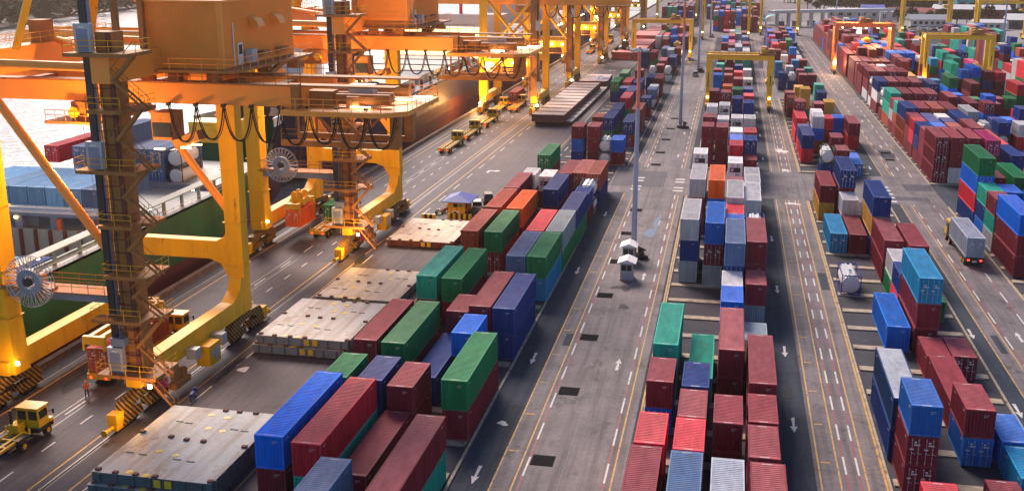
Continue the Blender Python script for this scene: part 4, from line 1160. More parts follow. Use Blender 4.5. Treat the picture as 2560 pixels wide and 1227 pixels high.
for y, lb in ((288, 'third quay crane, lattice-towered, with three lamps glowing on its portal beam'), (348, 'fourth quay crane, lattice tower beside the far end of the striped grey hatch covers'), (425, 'fifth quay crane, beside the red hatch covers on the quay'), (505, 'sixth quay crane, partly hidden behind the crane beside the red covers'), (600, 'farthest quay crane along the quay')):
    crane_b(y, -54.7, lb)
spreader(-61.45, 92.1, 12.2, 4.45, 'yellow spreader gripping the maroon container on the truck under the near crane', 27, -1)
spreader(-63.3, 148.2, 6.1, 5.2, 'yellow spreader carrying a bright orange container in the air under the second crane', 27, 6)
# sodium floodlights of the cranes, lit in the photograph
def lamp(x, y, z, e, r=.5, col=(1, .5, .13)):
    l_ = bpy.data.lights.new('flood_light', 'POINT'); l_.energy = e; l_.color = col; l_.shadow_soft_size = r
    o = bpy.data.objects.new('flood_light', l_); COL.objects.link(o); o.location = (x, y, z)
for a in [(-60, 91, 24, 5000), (-51.2, 81.6, 3.4, 700), (-66, 85, 4.4, 260), (-58, 151, 23, 6000), (-50.9, 139.8, 3.6, 1700), (-64, 284, 12.4, 5000), (-58, 284, 12.4, 5000), (-50, 285, 3, 1500), (-66, 285, 3, 3500), (-60, 344, 12, 7000), (-60, 421, 12, 9000), (-60, 501, 12, 9000), (-43, 143, 27, 3000)]:
    lamp(*a)

# ------------------------------------------------------------------ ships
def hull(root, secs, mats, name='hull'):
    """secs: (y, [(x, z)...] one side from deck to keel); x measured from the centre line"""
    mb = MB(); n = len(secs[0][1])
    for y, pr in secs:
        for x, z in pr: mb.v.append((x, y, z))
        for x, z in reversed(pr): mb.v.append((-x, y, z))
    w_ = 2 * n
    for j in range(len(secs) - 1):
        for i in range(w_ - 1):
            mb.cur = 0 if (i < n - 1 and i < mats[1]) or (i >= n and (w_ - 2 - i) < mats[1]) else 1
            mb.q(j * w_ + i, j * w_ + i + 1, (j + 1) * w_ + i + 1, (j + 1) * w_ + i)
    mb.cur = 0; mb.q(*range(w_)); b = (len(secs) - 1) * w_; mb.q(*[b + i for i in reversed(range(w_))])
    return mb.build(name, mats[0], root)
def ship_containers(root_x, y, z, rows, L, group):
    pass
# green ship, left
GX = -86.2
gs = empty('cargo_ship', (GX, 120, -4), 'green-hulled container ship moored on the left, hatches and stacked boxes aboard', 'ship', 'ships along the quay')
def sec(y, hb, wl, top, k=-4.5): return (y - 120, [(hb, top + 4), (hb, 8.5 + 4), ((hb + wl) / 2, 5 + 4), (wl, 1.6 + 4), (wl * .97, -2 + 4), (wl * .8, k + 4), (0, k + 4)])
hull(gs, [sec(20, 13.6, 13.6, 8.2), sec(60, 13.6, 13.6, 8.2), sec(142, 13.6, 13.6, 8.2), sec(156, 13.0, 11.5, 8.8), sec(168, 10.8, 7, 9.8), (178 - 120, [(7.5, 15.6), (7.0, 12.5), (4, 9), (2.6, 5.6), (2.3, 2), (2, -.5), (0, -.5)]), (187 - 120, [(3.6, 16.2), (3.2, 12.8), (1.2, 9.5), (1.0, 5.0), (1.9, 3), (1.6, -.5), (0, -.5)]), (191 - 120, [(.6, 16.4), (.4, 13), (.2, 10), (.2, 5.0), (1.2, 3.6), (1.0, 0), (0, 0)])], ([M['hullg'], M['hullr']], 3))
bb = MB(); rings = [(184, .3, .2), (186, 2.2, 0), (190, 2.3, 0), (193.4, 1.7, -.1), (195, .3, -.2)]; n = 12
for y, r, dz in rings:
    for i in range(n): a = 2 * math.pi * i / n; bb.v.append((r * math.cos(a), y - 120, 3.4 + dz + r * 1.7 * math.sin(a)))
for j in range(len(rings) - 1):
    for i in range(n): bb.q(j * n + i, (j + 1) * n + i, (j + 1) * n + (i + 1) % n, j * n + (i + 1) % n)
bb.q(*[4 * n + i for i in range(n)]); bb.build('bulbous_bow', M['hullr'], gs, smooth=True)
wb = MB()                                                       # white curved bulwark and fore mast at the bow
pts = [(7.6 * math.cos(a), 58 + 13 * math.sin(a), 16.5) for a in [i * math.pi / 14 for i in range(15)]]
for (a, b_) in zip(pts, pts[1:]):
    k = len(wb.v); wb.v += [a, b_, (b_[0], b_[1], 17.9), (a[0], a[1], 17.9)]; wb.q(k, k + 1, k + 2, k + 3); wb.tube((a[0], a[1], 17.95), (b_[0], b_[1], 17.95), .22, 6)
wb.build('bow_bulwark', M['white'], gs); MB().box(-1, 56, 15, 1, 58, 24).box(-4, 49, 15, 4, 54, 18.5).tube((2.5, 62, 15), (2.5, 62, 19), .35).build('fore_mast', M['yel'], gs)
Z = 4
dk = MB(); dk.box(-13.4, 26 - 120, 7.9 + Z, 13.4, -36, 8.15 + Z); dk.box(11.2, -36, 7.9 + Z, 13.4, 0, 8.15 + Z); dk.box(-13.4, -36, 7.9 + Z, -11.2, 0, 8.15 + Z); dk.box(-13.4, 0, 7.9 + Z, 13.4, 26, 8.15 + Z); dk.box(-12, 26, 8.1 + Z, 12, 44, 8.9 + Z); dk.build('deck', M['deckg'], gs)
hd = MB(); hd.box(-11.2, -36, 1.2 + Z, 11.2, 0, 1.4 + Z); hd.build('hold_floor', M['deckg'], gs)
bw = MB(); bw.box(-11.3, -.3, 1.2 + Z, 11.3, 0, 8.3 + Z); bw.build('hold_bulkhead', M['bulk'], gs)
rb_ = MB()
for k in range(11): x = -10.6 + k * 2.1; rb_.box(x - .17, -.7, 1.2 + Z, x + .17, -.3, 8.3 + Z)
rb_.build('cell_guide', M['rust'], gs)
sw = MB(); sw.box(10.9, -36, 1.2 + Z, 11.2, 0, 8.6 + Z); sw.box(-11.2, -36, 1.2 + Z, -10.9, 0, 8.6 + Z); sw.build('hold_side', M['bulk'], gs)
lb_ = MB()                                                      # lashing bridge with arched openings
for k in range(6): x = -13 + k * 5.1; lb_.box(x - .55, .2, 8.15 + Z, x + .55, 1.4, 10.0 + Z)
lb_.box(-13.6, .1, 9.9 + Z, 13.1, 1.5, 10.35 + Z); lb_.build('lashing_bridge', M['blueg'], gs)
MB().box(-13.7, -.1, 10.35 + Z, 13.2, 1.6, 10.6 + Z).rail([(-13.6, 0, 10.6 + Z), (13.1, 0, 10.6 + Z)], h=.7).build('bridge_walkway', M['white'], gs)
lo = MB()
for x in (-7, -1.6, 8.8): lo.box(x - 1.2, 1.4, 8.2 + Z, x + .8, 2.2, 9.7 + Z)
lo.build('deck_locker', M['deckg'], gs)
for x in (-9.9, 3.2): MB().tube((x, -.15, 8.3 + Z), (x, -.15, 9.7 + Z), .32, 10).build('life_raft_canister', M['lampr'] if False else M['orange'], gs)
for x, z in ((-8.7, 9.5), (-3.3, 9.5), (6.9, 9.5), (7.3, 9.0)): MB().box(x, .0, z + Z, x + .45, .1, z + .3 + Z).build('deck_lamp', M['lampy'], gs)
rl_ = MB(); rl_.rail([(13.5, 26 - 120, 8.15 + Z), (13.5, 26, 8.15 + Z), (12.6, 38, 8.9 + Z), (9.8, 50, 10 + Z)], step=2.6); rl_.build('deck_railing', M['white'], gs)
pg_ = MB()
for k in range(14): y = -34 + k * 5; pg_.box(11.4, y, 8.15 + Z, 11.8, y + .3, 10.3 + Z); 
pg_.box(11.3, -36, 10.2 + Z, 12.9, 32, 10.35 + Z); pg_.build('side_passage', M['bulk'], gs)
for k in range(5): MB().box(12.2, -30 + k * 12, 9.9 + Z, 12.5, -29.7 + k * 12, 10.15 + Z).build('deck_lamp', M['lampw'], gs)
# boxes in and on the green ship (things of their own)
def sc(x, y, z, c, lab, L=12.2, doors=False): return container(x, y, z, L, 2.6, c, lab, doors=doors, group='containers aboard the green ship')
sc(GX + 6.9, 96.5, 5.5, 'n', 'dark navy container with pale roof, deep in the hold of the green ship', L=12.5)
sc(GX + 4.3, 96.5, 5.4, 'i', 'pale blue container in the hold, beside the dark navy one')
nm6 = ['leftmost', 'second', 'third', 'fourth', 'fifth', 'sixth', 'seventh', 'eighth']
for k in range(8):
    x = GX - 12.9 + k * 2.62
    sc(x, 122.1, 10.65, 'i' if k < 7 else 's', 'light blue container, %s of the row above the lashing bridge' % nm6[k])
cu = bpy.data.curves.new('lettering', 'FONT'); cu.body = 'RCL'; cu.size = .62; cu.extrude = .01; ob = bpy.data.objects.new('tmp', cu); COL.objects.link(ob)
LET = bpy.data.meshes.new_from_object(ob.evaluated_get(bpy.context.evaluated_depsgraph_get())); bpy.data.objects.remove(ob); LET.transform(Matrix.Rotation(R(90), 4, 'X')); LET.materials.clear(); LET.materials.append(M['white'])
cols_ = [('r', 1), ('b', 1), ('b', 2), ('b', 2), ('b', 2), ('b', 2), ('b', 2)]
for k, (cc, h) in enumerate(cols_):
    x = GX - 14.6 + k * 2.55 - (1.2 if k == 0 else 0)
    if k == 0: sc(x - 1.0, 147.2, 11.2, 'r', 'red container on the seaward end of the ship stack, doors towards the camera', doors=True); continue
    for j in range(2 if k != 3 else 3):
        o = sc(x, 147.2, 8.6 + j * 2.62, 's', 'blue container aboard the green ship, %s tier, %s stack from the sea' % (['lower', 'middle', 'upper'][j], nm6[k]), doors=True)
        if j < 3:
            part(LET, 'lettering', o, (.3, -.1, 1.9))
for j in range(2): tankc(GX + 3.6, 147.2, 8.5 + j * 2.66, 'white tank container at the landward end of the ship stack, %s one' % ('upper' if j else 'lower'), (.06, .05, .06), 'tank containers aboard the ship')
# dark blue ship beyond
DX = -89.5
ds = empty('cargo_ship', (DX, 260, -4), 'dark blue and red ship whose flared bow rises behind the second crane', 'ship', 'ships along the quay')
def s2(y, hb, mid, wl, top, k=0): return (y - 260, [(hb, top + 4), (hb * .4 + mid * .6, top * .62 + 4), (mid, 4 + 4), (wl, 1.2 + 4), (wl * .96, k), (0, k)])
hull(ds, [s2(330, 16.5, 16.5, 16.5, 9.6), s2(245, 16.5, 16.5, 16.3, 9.6), s2(232, 16.5, 15.8, 14, 10.2), s2(220, 16.3, 13, 9.5, 16.0), s2(209, 14.8, 9.0, 4.5, 16.6, 1), s2(199, 11.2, 4.6, 1.6, 17.4, 2), (190 - 260, [(6.2, 22), (4.2, 17), (1.2, 13), (.4, 8), (.3, 4), (0, 4)]), (184 - 260, [(.8, 22.6), (.5, 19), (.2, 15), (.1, 11), (.1, 9), (0, 9)])], ([M['hulld'], M['hullr']], 2))
MB().box(-15, -28, 9 + 4, 15, 70, 9.5 + 4).build('deck', M['deckg'], ds)
for k in range(6): MB().box(-12, -24 + k * 15, 13.5, 12, -12 + k * 15, 15.6).build('hatch_coaming', M['hatcht'] if k % 2 else M['deckg'], ds)
MB().box(-12, -32, 13, -2, -24, 26).build('deckhouse', M['white'], ds)
for i in range(3): MB().box(-2.2, -32 + i * .0, 16 + i * 3, -1.9, -30, 17 + i * 3).build('deckhouse_window', M['glass'], ds)
MB().box(2.5, -22, 13, 6.5, -19, 27).build('crane_pedestal', M['hulld'], ds)
for k in range(3):
    MB().box(-16, 68 - k * .2, 13.5 + k * 3.3, 16, 74, 14.2 + k * 3.3).build('accommodation_deck', M['white'], ds); MB().box(-14, 69.5, 14.2 + k * 3.3, 14, 73, 16.8 + k * 3.3).build('lit_deck', M['deckglow'] if k != 1 else M['tarp'], ds)  # lit decks: their lamplight is put in as a glowing surface
r_ = MB(); r_.rail([(16.3, -26, 13.6), (16.3, 70, 13.6)], h=1.3, r=.07, step=3); r_.build('deck_railing', M['white'], ds)
for k in range(12): MB().box(14.5, -25 + k * 8, 13.6, 15.2, -24.2 + k * 8, 15.8).build('stanchion', M['hullr'], ds)
for (x, y, z) in ((16.0, 20, 16), (16.0, 66, 16), (3, -22.2, 24), (6, -22.2, 20)): MB().box(x, y, z, x + .5, y + .3, z + .5).build('deck_lamp', M['lampw'], ds)
MB().tube((16.9, -25, 4.0), (16.9, -22, 11), .3, 6).build('anchor_chain', M['hullr'], ds)
# ships farther on
for k, (y0, y1, x, m2, lab) in enumerate(((352, 440, -89, 'hulld', 'long grey-decked ship beyond the lamp-lit crane'), (450, 560, -88, 'hulld', 'navy and red ship far along the quay, lights strung on its rail'), (575, 700, -90, 'hullr', 'farthest red-hulled ship at the quay'))):
    s = empty('cargo_ship', (x, (y0 + y1) / 2, -4), lab, 'ship', 'ships along the quay'); h = (y1 - y0) / 2
    hull(s, [(-h, [(15, 14.5), (15, 9), (14, 5), (13, 0), (0, 0)]), (-h + 12, [(16.5, 14.5), (16.5, 9), (16.5, 5), (16, 0), (0, 0)]), (h - 20, [(16.5, 14.5), (16.5, 9), (16.5, 5), (16, 0), (0, 0)]), (h, [(2, 16), (1, 9), (.5, 5), (.2, 0), (0, 0)])], ([M[m2], M['hullr']], 2))
    MB().box(-15, -h + 3, 14, 15, h - 22, 14.6).build('deck', M['deckg'], s); MB().box(-15, -h + 2, 14, 15, -h + 12, 26).build('superstructure', M['tarp'], s)
    for j in range(5): MB().box(-13, -h + 18 + j * 15, 14.6, 13, -h + 31 + j * 15, 17.5).build('hatch_cover', [M['tarp'], M['hatcht'], M['deckg']][j % 3], s)
    if k:
        for j in range(10): MB().box(15.8, -h + 8 + j * 9, 15.6, 16.4, -h + 8.5 + j * 9, 16.1).build('rail_lamp', M['lampw'], s)
    mast_ = MB(); mast_.tube((0, -h + 6, 26), (0, -h + 6, 38), .6, 6); mast_.box(-5, -h + 5.6, 33, 5, -h + 6.4, 33.8); mast_.build('signal_mast', M['red'], s)
# white awning and sheds on the river side are ships' decks too far to part; the far bank

# ------------------------------------------------------------------ hatch covers lying on the apron
def hatch(x, y, z, wd, L, top, side, label, group, pads=True, th=.95, ribs=True, seed=0):
    o = empty('hatch_cover', (x, y, z), label, 'hatch cover', group, QR)
    MB().box(0, 0, th - .03, wd, L, th).build('top_plate', top, o)
    rb = MB().box(0.05, .05, 0, wd - .05, L - .05, th - .03, top=False)
    for i in range(int(wd / 1.5)): u = .7 + i * 1.5; rb.box(u, -.1, .08, u + .12, .06, th - .05); rb.box(u, L - .06, .08, u + .12, L + .1, th - .05)
    for i in range(int(L / 1.5)): v = .7 + i * 1.5; rb.box(wd - .06, v, .08, wd + .1, v + .12, th - .05)
    rb.build('side_plate', side, o)
    if pads:
        spots = [(wd * a, L * b) for a, b in ((.42, .9), (.58, .88), (.52, .7), (.66, .68), (.34, .33), (.5, .3), (.3, .04), (.45, .02))]
        for u, v in spots: MB().disc((u, v, th + .012), .3, .03, 'z', 14).disc((u, v, th + .03), .12, .04, 'z', 8).build('lashing_ring', M['yel'], o)
        for (a, b) in ((.04, .02), (.2, .0), (.37, .0), (.53, .0), (.98, .01), (.3, .52), (.45, .5), (.6, .5), (.97, .48), (.5, .97), (.63, .97), (.78, .97), (.02, .55)): MB().box(wd * a - .22, L * b, th, wd * a + .22, L * b + .35, th + .16).build('container_socket', M['rust'], o)
        for (a, b) in ((.22, .76), (.31, .75), (.74, .72), (.84, .71), (.12, .28), (.24, .27), (.55, .25), (.67, .24)): MB().box(wd * a - .35, L * b - .07, th, wd * a + .35, L * b + .07, th + .05).build('eye_plate', M['hatchside'], o)
        [MB().box(wd * a, -.14, .2, wd * a + .6, -.1, th - .1).build('stacking_mark', M['yel'], o) for a in (.53, .62)]
    return o
HG = 'hatch covers lying on the apron'
def hx(y): return qx(-50.85, y)
hatch(hx(71.6) + .9, 71.4, 1.2, 10.6, 13.5, M['hatch'], M['hatchside'], 'nearest grey-green steel hatch cover, upper of two by the crane rail', HG, seed=1)
hatch(hx(71.6) + .6, 71.1, .15, 10.7, 13.4, M['hatch'], M['hatchside'], 'lower hatch cover beneath the nearest grey-green one', HG, seed=2)
hatch(hx(104) + .1, 104.2, 1.15, 10.7, 13.2, M['hatch'], M['deckg'], 'second grey hatch cover from the camera, upper of its pair', HG, seed=3)
hatch(hx(104) - .35, 104.0, .1, 10.7, 13.2, M['hatch'], M['deckg'], 'lower hatch cover beneath the second grey one', HG, seed=4)
hatch(hx(121) + .1, 121.3, .15, 10.6, 13.0, M['hatcht'], M['deckg'], 'third hatch cover, tan-lit, butted behind the grey pair', HG, seed=5)
hatch(hx(149) + .1, 149.4, .12, 10.2, 13.6, M['hatcht'], M['rust'], 'tan hatch cover with rusty edge in front of the yellow kiosk', HG, seed=6)
M['hstripe'] = mat('hatch_stripe_top', (.48, .42, .38), .65, var=.3, scale=.3, dirt=(.16, .1, .08), dscale=.3, dthr=.55)
for k, (z, x, y, n) in enumerate(((.1, -47.8, 268.5, 9), (1.05, -48.2, 266, 9), (2.0, -48.2, 266, 9))):
    o = empty('hatch_cover', (x, y, z), 'striped tan hatch cover, %s of the long stack past the third crane' % ['bottom layer', 'middle layer', 'top layer'][k], 'hatch cover', HG, QR)
    L = 74 if k == 0 else 70; wd = 9.6 if k == 0 else 8.3
    MB().box(0, 0, 0, wd, L, .85).build('side_plate', M['rust'] if k else M['darksteel'], o); tp = MB()
    for i in range(11): tp.box(.1, .3 + i * L / 11, .85, wd - .1, .3 + i * L / 11 + L / 11 * .7, .9)
    tp.build('top_plate', M['hstripe'], o)
o = empty('hatch_cover', (-46.8, 342, .1), 'dark hatch cover behind the striped stack, with a heap of tarpaulin on it', 'hatch cover', HG); MB().box(0, 0, 0, 8.6, 20, 2.4).build('side_plate', M['rust'], o)
tp = MB(); [tp.box(.1, .4 + i * 4, 2.4, 8.5, 3.2 + i * 4, 2.45) for i in range(5)]; tp.build('top_plate', M['hstripe'], o)
mb = MB(); r_ = random.Random(4); N = 10
for i in range(N):
    for j in range(N): mb.v.append((-43.5 + i * .62 + r_.uniform(-.2, .2), 343 + j * 1.1, 2.56 + .9 * math.sin(i * .35) * math.sin(j * .35) * r_.uniform(.6, 1.1)))
for i in range(N - 1):
    for j in range(N - 1): a = i * N + j; mb.q(a, a + N, a + N + 1, a + 1)
tag(mb.build('tarpaulin', mat('tarpaulin', (.3, .25, .36), .7)), 'crumpled lilac tarpaulin on the dark hatch cover behind the striped stack', 'tarpaulin')
for k, (x, y, wd, L, n, lab) in enumerate(((-47, 437, 12.5, 34, 3, 'red hatch covers stack, nearest, a pile of gear on top'), (-46.5, 475, 12.5, 30, 3, 'red hatch covers stack behind the one carrying gear'), (-45.5, 512, 11, 30, 4, 'pinkish hatch cover stack, farther along the apron'), (-43, 560, 14, 40, 3, 'pinkish hatch cover stack, farthest along the apron'))):
    for i in range(n): hatch(x + (i % 2) * .4, y + (i % 2) * .5, .1 + i * 1.0, wd, L, M['hatchred'], M['hatchred'], lab.replace('covers stack', 'cover stack') + ', layer %d from below' % (i + 1), HG, pads=False, th=.96, ribs=False)
gp = empty('deck_gear', (-42.3, 446, 3.1), 'pile of grey lashing gear and bins on the nearest red hatch cover', 'lashing gear')
for i in range(9): MB().box(-4 + i * 1.15, r_.uniform(-4, 8), 0, -3.2 + i * 1.15, r_.uniform(9, 12), r_.uniform(.5, 1.1)).build('gear_bin', [M['fol'], M['galv'], M['deckg']][i % 3], gp)
MB().box(-1.5, 2, 0, 1.2, 5, 3.4).build('frame_stand', M['darksteel'], gp)

# ------------------------------------------------------------------ vehicles
def wheel(par, x, y, r=.5, w_=.32):
    o = MB().disc((x, y, r), r, w_, 'x', 18).build('wheel', M['rubber'], par); s = 1 if x > 0 else -1
    MB().disc((x + s * (w_ / 2 + .01), y, r), r * .48, .03, 'x', 12).build('rim', M['truck'], o)
def tractor(x, y, label, rz=0, lights=True):
    t = empty('terminal_tractor', (x, y, 0), label, 'terminal tractor', 'yellow terminal tractors', rz); Y = M['truck']
    MB().box(-.55, -3.4, .75, .55, .6, 1.05).box(-1.2, -.3, .8, 1.2, 1.9, 1.15).build('chassis', M['black'], t)
    MB().xz([(-1.1, 1.1), (1.1, 1.1), (1.1, 2.3), (1.0, 2.95), (-1.0, 2.95), (-1.1, 2.3)], 0, 1.5).build('cab', Y, t); MB().box(-1.15, -.08, 2.95, 1.15, 1.6, 3.05).build('cab_roof', Y, t)
    wn = MB(); wn.box(-.95, -.03, 1.9, -.12, 0, 2.75); wn.box(.12, -.03, 1.9, .95, 0, 2.75); wn.box(1.09, .15, 1.95, 1.12, 1.3, 2.7); wn.box(-1.12, .15, 1.95, -1.09, 1.3, 2.7); wn.box(-.95, 1.5, 1.85, .95, 1.53, 2.8); wn.build('cab_window', M['glass'], t)
    MB().box(-1.2, 1.5, .7, 1.2, 2.0, 1.5).build('bumper', Y, t); MB().box(-1.15, -1.2, 1.0, -.2, -.1, 1.8).build('engine_cover', Y, t); MB().tube((-1.0, -.9, 1.2), (-1.0, -.9, 3.1), .13, 8).build('exhaust_pipe', M['black'], t)
    [MB().box(s, -3.2, 1.0, s + .5, -1.6, 1.35).build('mudguard', M['black'], t) for s in (-1.2, .7)]
    for s in (-1, 1): wheel(t, s * .98, 1.2); wheel(t, s * .95, -2.4, .52, .5)
    mr = MB(); mr.tube((-1.1, 1.5, 2.2), (-1.5, 1.6, 2.3), .03, 4); mr.box(-1.6, 1.55, 2.0, -1.45, 1.65, 2.5); mr.tube((1.1, 1.5, 2.2), (1.5, 1.6, 2.3), .03, 4); mr.box(1.45, 1.55, 2.0, 1.6, 1.65, 2.5); mr.build('mirror', M['black'], t)
    return t
def chassis(x, y, label, L=12.4, rz=0, lit=True):
    """skeletal trailer; origin at rear"""
    t = empty('trailer_chassis', (x, y, 0), label, 'trailer', 'skeletal trailers', rz); f = MB()
    for s in (-.55, .55): f.box(s - .12, 0, 1.0, s + .12, L, 1.3)
    for s in (-1.15, 1.15): f.box(s - .07, .2, 1.1, s + .07, L - .1, 1.32)
    for k in range(9): v = .2 + k * (L - .5) / 8; f.box(-1.2, v - .08, 1.08, 1.2, v + .08, 1.28)
    f.box(-1.25, -.1, .75, 1.25, .12, 1.35)
    for s in (-1.22, 1.12): f.box(s, .1, 1.3, s + .1, .3, 1.7); f.box(s, L - .3, 1.3, s + .1, L - .1, 1.7)
    f.build('frame', M['truck'], t)
    for s in (-1, 1):
        for v in (1.6, 2.9): wheel(t, s * .95, v, .5, .5)
    for s in (-.95, .75): MB().box(s, -.14, .85, s + .22, -.1, 1.05).build('tail_lamp', M['lampr'], t)
    return t
tractor(-60.7, 79.8, 'yellow terminal tractor alone at the lower left of the quay road')
chassis(-60.95, 66.2, 'empty yellow skeletal trailer hitched behind the lower left tractor', 12.6)
tractor(-60.4, 106.3, 'yellow terminal tractor hauling the maroon container under the nearest crane')
chassis(-61.3, 92.2, 'skeletal trailer under the maroon container at the nearest crane', 12.6)
container(-62.52, 92.4, 1.4, 12.2, 2.6, 'k', 'maroon container on the truck under the nearest crane, doors facing the camera', doors=True)
tractor(-60.7, 165.4, 'yellow terminal tractor behind the second crane tower')
chassis(-60.7, 151.3, 'yellow skeletal trailer half loaded beneath the second crane', 12.6)
container(-61.9, 157.2, 1.4, 6.06, 2.6, 'g', 'short pale green container on the trailer beside the second crane tower', doors=True).name = 'shipping_container.900'
container(-64.5, 148.2, 2.55, 6.06, 2.6, 'o', 'bright orange container hanging from the spreader over the quay', doors=True)
for k, (y, lab) in enumerate(((223.5, 'nearest'), (240, 'second'), (259.5, 'third'))):
    tractor(-59.9 + k * .2, y + 12.6, 'yellow tractor, %s in the queue driving away along the quay' % lab); chassis(-59.9 + k * .2, y, 'empty trailer of the %s tractor in the quay queue' % lab, 11.5)
MB_ = [(-61.4, 281, 0), (-57.4, 287, 0), (-59.6, 298.5, 1)]
for k, (x, y, c) in enumerate(MB_):
    w2 = ['left, under the lamps of', 'right, by the landside leg of', 'farther, loaded, under'][k]
    chassis(x, y, 'trailer standing %s the third crane' % w2); tractor(x, y + 13.8, 'tractor of the trailer %s the third crane' % w2)
    if c: container(x - 1.22, y + .3, 1.4, 12.2, 2.6, 'k', 'reddish container on the truck under the third crane', doors=True)
for k, (x, y) in enumerate(((-58.6, 458), (-57.4, 484), (-56.5, 512))): chassis(x, y, 'trailer with red tail lights, %s of the distant file on the quay' % ORD[k], 11); tractor(x, y + 12.5, 'tractor, %s of the distant file on the quay' % ORD[k])
# white truck in the right-hand lane
t = empty('truck', (34.95, 155, 0), 'truck with a long pale box, tail lights on, in the right lane', 'truck')
MB().box(-.6, .2, .8, .6, 15, 1.1).box(-1.2, 0, 1.05, 1.2, 12.4, 1.35).box(-1.2, -.1, .6, 1.2, .1, 1.3).build('trailer_frame', M['black'], t)
MB().box(-1.2, 13.2, 1.0, 1.2, 15.4, 3.3).box(-1.2, 15.4, 1.0, 1.2, 15.9, 2.0).build('cab', M['truck'], t); MB().box(-.9, 13.15, 2.1, .9, 13.2, 3.0).box(1.2, 14.2, 2.1, 1.23, 15.2, 3).box(-1.23, 14.2, 2.1, -1.2, 15.2, 3).build('cab_window', M['glass'], t)
for s in (-1, 1):
    for v in (1.3, 2.6, 12.2, 15): wheel(t, s * .98, v, .52, .4)
for s in (-.95, .7): MB().box(s, -.16, .9, s + .28, -.1, 1.1).build('tail_lamp', M['lampr'], t)
MB().box(-.3, -.14, .7, .3, -.1, .95).build('number_plate', M['white'], t); MB().box(-1.3, 13, 1.0, -1.2, 14, 3).build('side_mirror', M['black'], t)
container(33.73, 155.05, 1.38, 12.3, 2.8, 'q', 'pale grey container carried by the truck in the right lane', doors=True)
def car(x, y, rz, label, paint, big=1.0):
    c = empty('car', (x, y, 0), label, 'car', 'cars in the yard', rz)
    MB().yz([(-2.2, .35), (2.2, .35), (2.25, .8), (1.3, .98), (-2.1, 1.02), (-2.25, .75)], -.88, .88).build('body', paint, c)
    MB().beam((0, -.55, 1.0), (0, -.55, 1.62 * big), 1.7, 3.1, 1.35, 2.3).build('roof_and_glass', M['glass'], c); MB().box(-.68, -1.65, 1.6 * big, .68, .6, 1.66 * big).build('roof', paint, c)
    for s in (-1, 1):
        for v in (-1.35, 1.4): wheel(c, s * .82, v, .34, .22)
    MB().box(-.8, -2.28, .7, -.55, -2.22, .85).box(.55, -2.28, .7, .8, -2.22, .85).build('rear_lamp', M['red'], c); return c
car(-40.4, 180.5, .3, 'black off-road car with white roof and spare wheel beyond the yellow kiosk', M['black'], 1.15); MB().disc((-40.9, 178.0, 1.1), .38, .2, 'y', 14).build('spare_wheel', M['white']).parent = None
tag(bpy.data.objects['spare_wheel'], 'white spare wheel cover on the back of the black off-road car', 'spare wheel')
car(-41.2, 175.5, .25, 'silver car parked between the yellow kiosk and the off-road car', M['silver'])
car(-11.6, 385, 0, 'silver pickup parked at the foot of the second lamp mast', M['silver'], 1.1); car(-10.2, 398, 0, 'dark car behind the silver pickup', M['black'])
def motorbike(x, y, rz, label, paint):
    b = empty('motorcycle', (x, y, 0), label, 'motorcycle', 'motorcycles', rz)
    for v in (-.65, .65):
        o = MB().disc((0, v, .31), .31, .11, 'x', 16).build('wheel', M['rubber'], b); MB().disc((0, v, .31), .16, .13, 'x', 10).build('rim', M['galv'], o)
    MB().yz([(-.75, .6), (-.25, .35), (.3, .35), (.5, .75), (.1, .85), (-.3, .72), (-.8, .78)], -.13, .13).build('body', paint, b); MB().box(-.14, -.75, .76, .14, -.1, .86).build('seat', M['black'], b)
    MB().tube((0, .68, .31), (0, .48, 1.0), .04, 6).tube((-.35, .45, 1.02), (.35, .45, 1.02), .025, 6).build('handlebar', M['darksteel'], b); MB().box(-.18, .5, .6, .18, .62, 1.05).build('front_fairing', paint, b); return b
motorbike(-50.35, 91.0, .15, 'blue motorcycle parked on the yellow line near the nearest crane', mat('bike_blue', (.02, .05, .4), .3))
motorbike(-46.6, 170.8, -.6, 'white scooter parked left of the yellow kiosk', M['white']); motorbike(-45.7, 172.4, -.4, 'red and white scooter behind the white one, its rider standing by', M['red'])
wd_ = ['nearest', 'second', 'third', 'fourth', 'farthest']
for k in range(5): motorbike(-41.1 + k * .25, 168.9 + k * 1.25, 1.2 + .1 * k, 'dark motorcycle, %s of the row beside the yellow kiosk' % wd_[k], M['black'])

